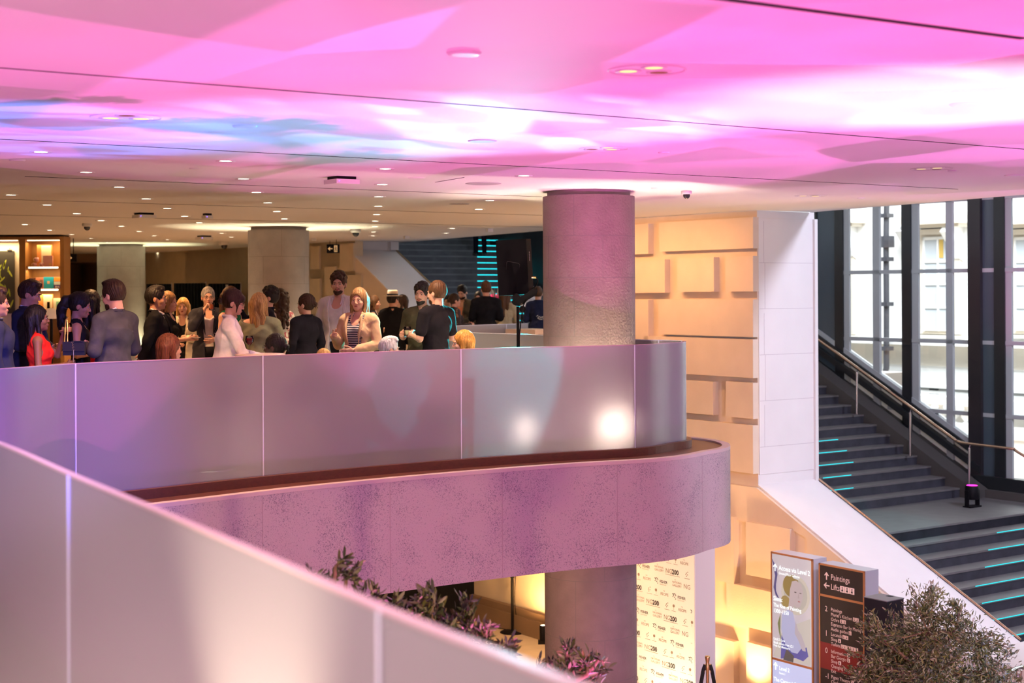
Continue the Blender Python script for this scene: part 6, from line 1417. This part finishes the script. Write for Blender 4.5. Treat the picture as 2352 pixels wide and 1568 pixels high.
# high table with a glass of red wine in front of the woman in the white shirt
pt = PD(597, 812, 14.75); o = thing('high_table', 'pale pink topped table by the balustrade, under the wine glass', 'table', (pt.x, pt.y, 0)); zt = pt.z
mb = MB(); mb.lathe([(.23, zt-.03), (.24, zt-.02), (.24, zt-.004), (.23, zt)], n=36); obj('table_top', mb, mat('pink_table', (.65, .48, .46), .35), o)
mb = MB(); mb.lathe([(.035, .02), (.035, zt-.03)], n=14); obj('pedestal', mb, 'black', o); mb = MB(); mb.lathe([(.24, 0), (.24, .015), (.04, .03)], n=28); obj('base', mb, 'black', o)
pg = PD(573, 808, 14.65); stemglass('stemmed glass of red wine on the pink topped table', (pg.x, pg.y, zt+.001), (.20, .008, .012), h=.175, r=.040)
# shoulder bags and straps
w4 = q[4]['world']; S4 = q[4]['S']
bc = PD(171, 800, 13.55); o = thing('shoulder_bag', 'small black shoulder bag with gold monogram on a gold chain, by the woman in black', 'bag', (bc.x, bc.y, bc.z-.09), .05)
mb = MB(); mb.box((0, 0, .09), (.19, .06, .12)); obj('pouch', mb, mat('black_leather', (.012, .012, .022), .35), o); mb = MB(); mb.box((0, -.034, .11), (.192, .008, .085)); mb.box((.035, -.02, .154), (.10, .05, .006)); obj('flap', mb, mat('dark_leather', (.02, .018, .03), .3), o)
mb = MB()
for t_, z_, x_, sx in (('Y', .118, -.018, .9), ('S', .094, -.012, 1.0), ('L', .074, -.008, 1.0)): put_text(mb, t_, .046, (x_, -.0392, z_), (1, 0, .12), (-.1, 0, 1), .01, 0, sx)
mb.tube([(0, -.039, .075), (.0, -.039, .03), (-.004, -.036, -.03)], .006, 6); obj('gold_monogram', mb, 'brass', o)
pS = Vector(PD(152, 735, 13.62)) - Vector((bc.x, bc.y, bc.z-.09)); pT = Vector(PD(160, 728, 13.8)) - Vector((bc.x, bc.y, bc.z-.09))
mb = MB(); mb.tube([(-.085, 0, .15), Vector((-.085, 0, .15)).lerp(pS, .5), pS, pT], .005, 6); mb.tube([(-.060, 0, .15), Vector((-.060, .0, .15)).lerp(pS, .5)+Vector((.01, 0, 0)), pS+Vector((.012, 0, 0))], .005, 6); obj('chain_strap', mb, 'brass', o)
# bag strap of the man at the left edge
o1 = q[1]['obj']; mb = MB(); P_ = [q[1]['bend'](p) for p in ((-.16, -.04, 1.50), (-.10, -.155, 1.42), (.02, -.185, 1.25), (.14, -.17, 1.08), (.22, -.08, .98))]; pts = smooth_line(P_, 5)
mb.tube(pts, .016, 6); obj('bag_strap', mb, mat('strap_leather', (.02, .015, .015), .4), o1)
P2 = [q[1]['bend'](p) for p in ((.14, .04, 1.49), (.15, -.08, 1.49), (.13, -.15, 1.36), (.06, -.18, 1.20), (-.06, -.17, 1.0))]; mb = MB(); mb.tube(smooth_line(P2, 5), .018, 6); obj('bag_strap', mb, mat('strap_leather', (.02, .015, .015), .4), o1)
# tattoo on the forearm of the man in the black T-shirt, cardigan buttons, embroidery
mb = MB(); bd = q[18]['bend']
for z in (1.22, 1.12, 1.02): c_ = bd((-.115, .150, z)); mb.ball(c_, (.013, .006, .013), 10)
obj('cardigan_button', mb, mat('horn_button', (.06, .03, .02), .3), q[18]['obj'])
mb = MB(); bd = q[29]['bend']
for k in range(9):
    t = k/8; c0 = Vector(bd((-.02+.13*t, -.150, 1.19-.03*math.sin(t*3)))); mb.add([c0+Vector((0, -.004, 0)), c0+Vector((.02, -.006, .012*(-1)**k)), c0+Vector((.045, -.004, .03*(-1)**k)), c0+Vector((.018, -.006, .028*(-1)**k))], [(0, 1, 2, 3)])
obj('embroidered_sprig', mb, mat('cream_thread', (.75, .72, .62), .7), q[29]['obj'])
# pink flowers on the far side
pf = PD(1139, 676, 29.7); o = thing('flower_arrangement', 'bright pink flower arrangement with grey leaves, left of the loudspeaker', 'flowers', (pf.x, pf.y, 0))
mb = MB(); mb.lathe([(.12, 0), (.12, .9), (.10, 1.2), (.14, 1.35), (.12, 1.35), (.09, 1.2)], n=20); obj('vase', mb, 'black', o)
mb = MB(); r = random.Random(4)
for k in range(130):
    a = r.uniform(0, 6.28); b = r.uniform(0, 1); mb.ball((.19*math.cos(a)*b, .15*math.sin(a)*b, 1.50+r.uniform(-.14, .10)), r.uniform(.015, .032), 6)
obj('blossoms', mb, mat('hot_pink_petals', (.90, .02, .25), .6), o)
mb = MB()
for k in range(60):
    a = r.uniform(0, 6.28); p0 = Vector((.06*math.cos(a), .06*math.sin(a), 1.5)); p1 = p0+Vector((.14*math.cos(a), .12*math.sin(a), r.uniform(.12, .28))); s_ = Vector((-math.sin(a), math.cos(a), 0))*.012; mb.add([p0, p0.lerp(p1, .5)+s_, p1, p0.lerp(p1, .5)-s_], [(0, 1, 2, 3)])
obj('leaves', mb, mat('grey_leaf', (.25, .28, .24), .6), o)
o = thing('information_board', 'white printed board held low behind the loudspeaker yoke', 'board', PD(1216, 694, 30.0), -.1); mb = MB(); mb.box((0, 0, 0), (.36, .015, .22)); obj('sheet', mb, mat('white_board', (.72, .75, .80), .5), o); mb = MB()
for k in range(5): mb.box((-.02+.01*k, -.009, .06-.03*k), (.22-.02*k, .002, .006))
obj('printed_lines', mb, 'black', o)
# lampshade and stand on the shop counter behind the crowd
pl = PD(118, 722, 22); o = thing('table_lamp', 'cream shaded lamp behind the woman in the red top', 'lamp', (pl.x, pl.y, 0))
mb = MB(); mb.lathe([(.13, pl.z-.06), (.10, pl.z+.05), (.03, pl.z+.09), (.0, pl.z+.095)], n=24, caps=False); obj('lamp_shade', mb, mat('lamp_linen', (.70, .55, .38), .8, emit=(.8, .5, .25), estr=.3), o)
mb = MB(); mb.lathe([(.02, 0), (.02, pl.z-.04)], n=12); mb.lathe([(.14, 0), (.14, .02)], n=24); obj('stand', mb, 'black', o)
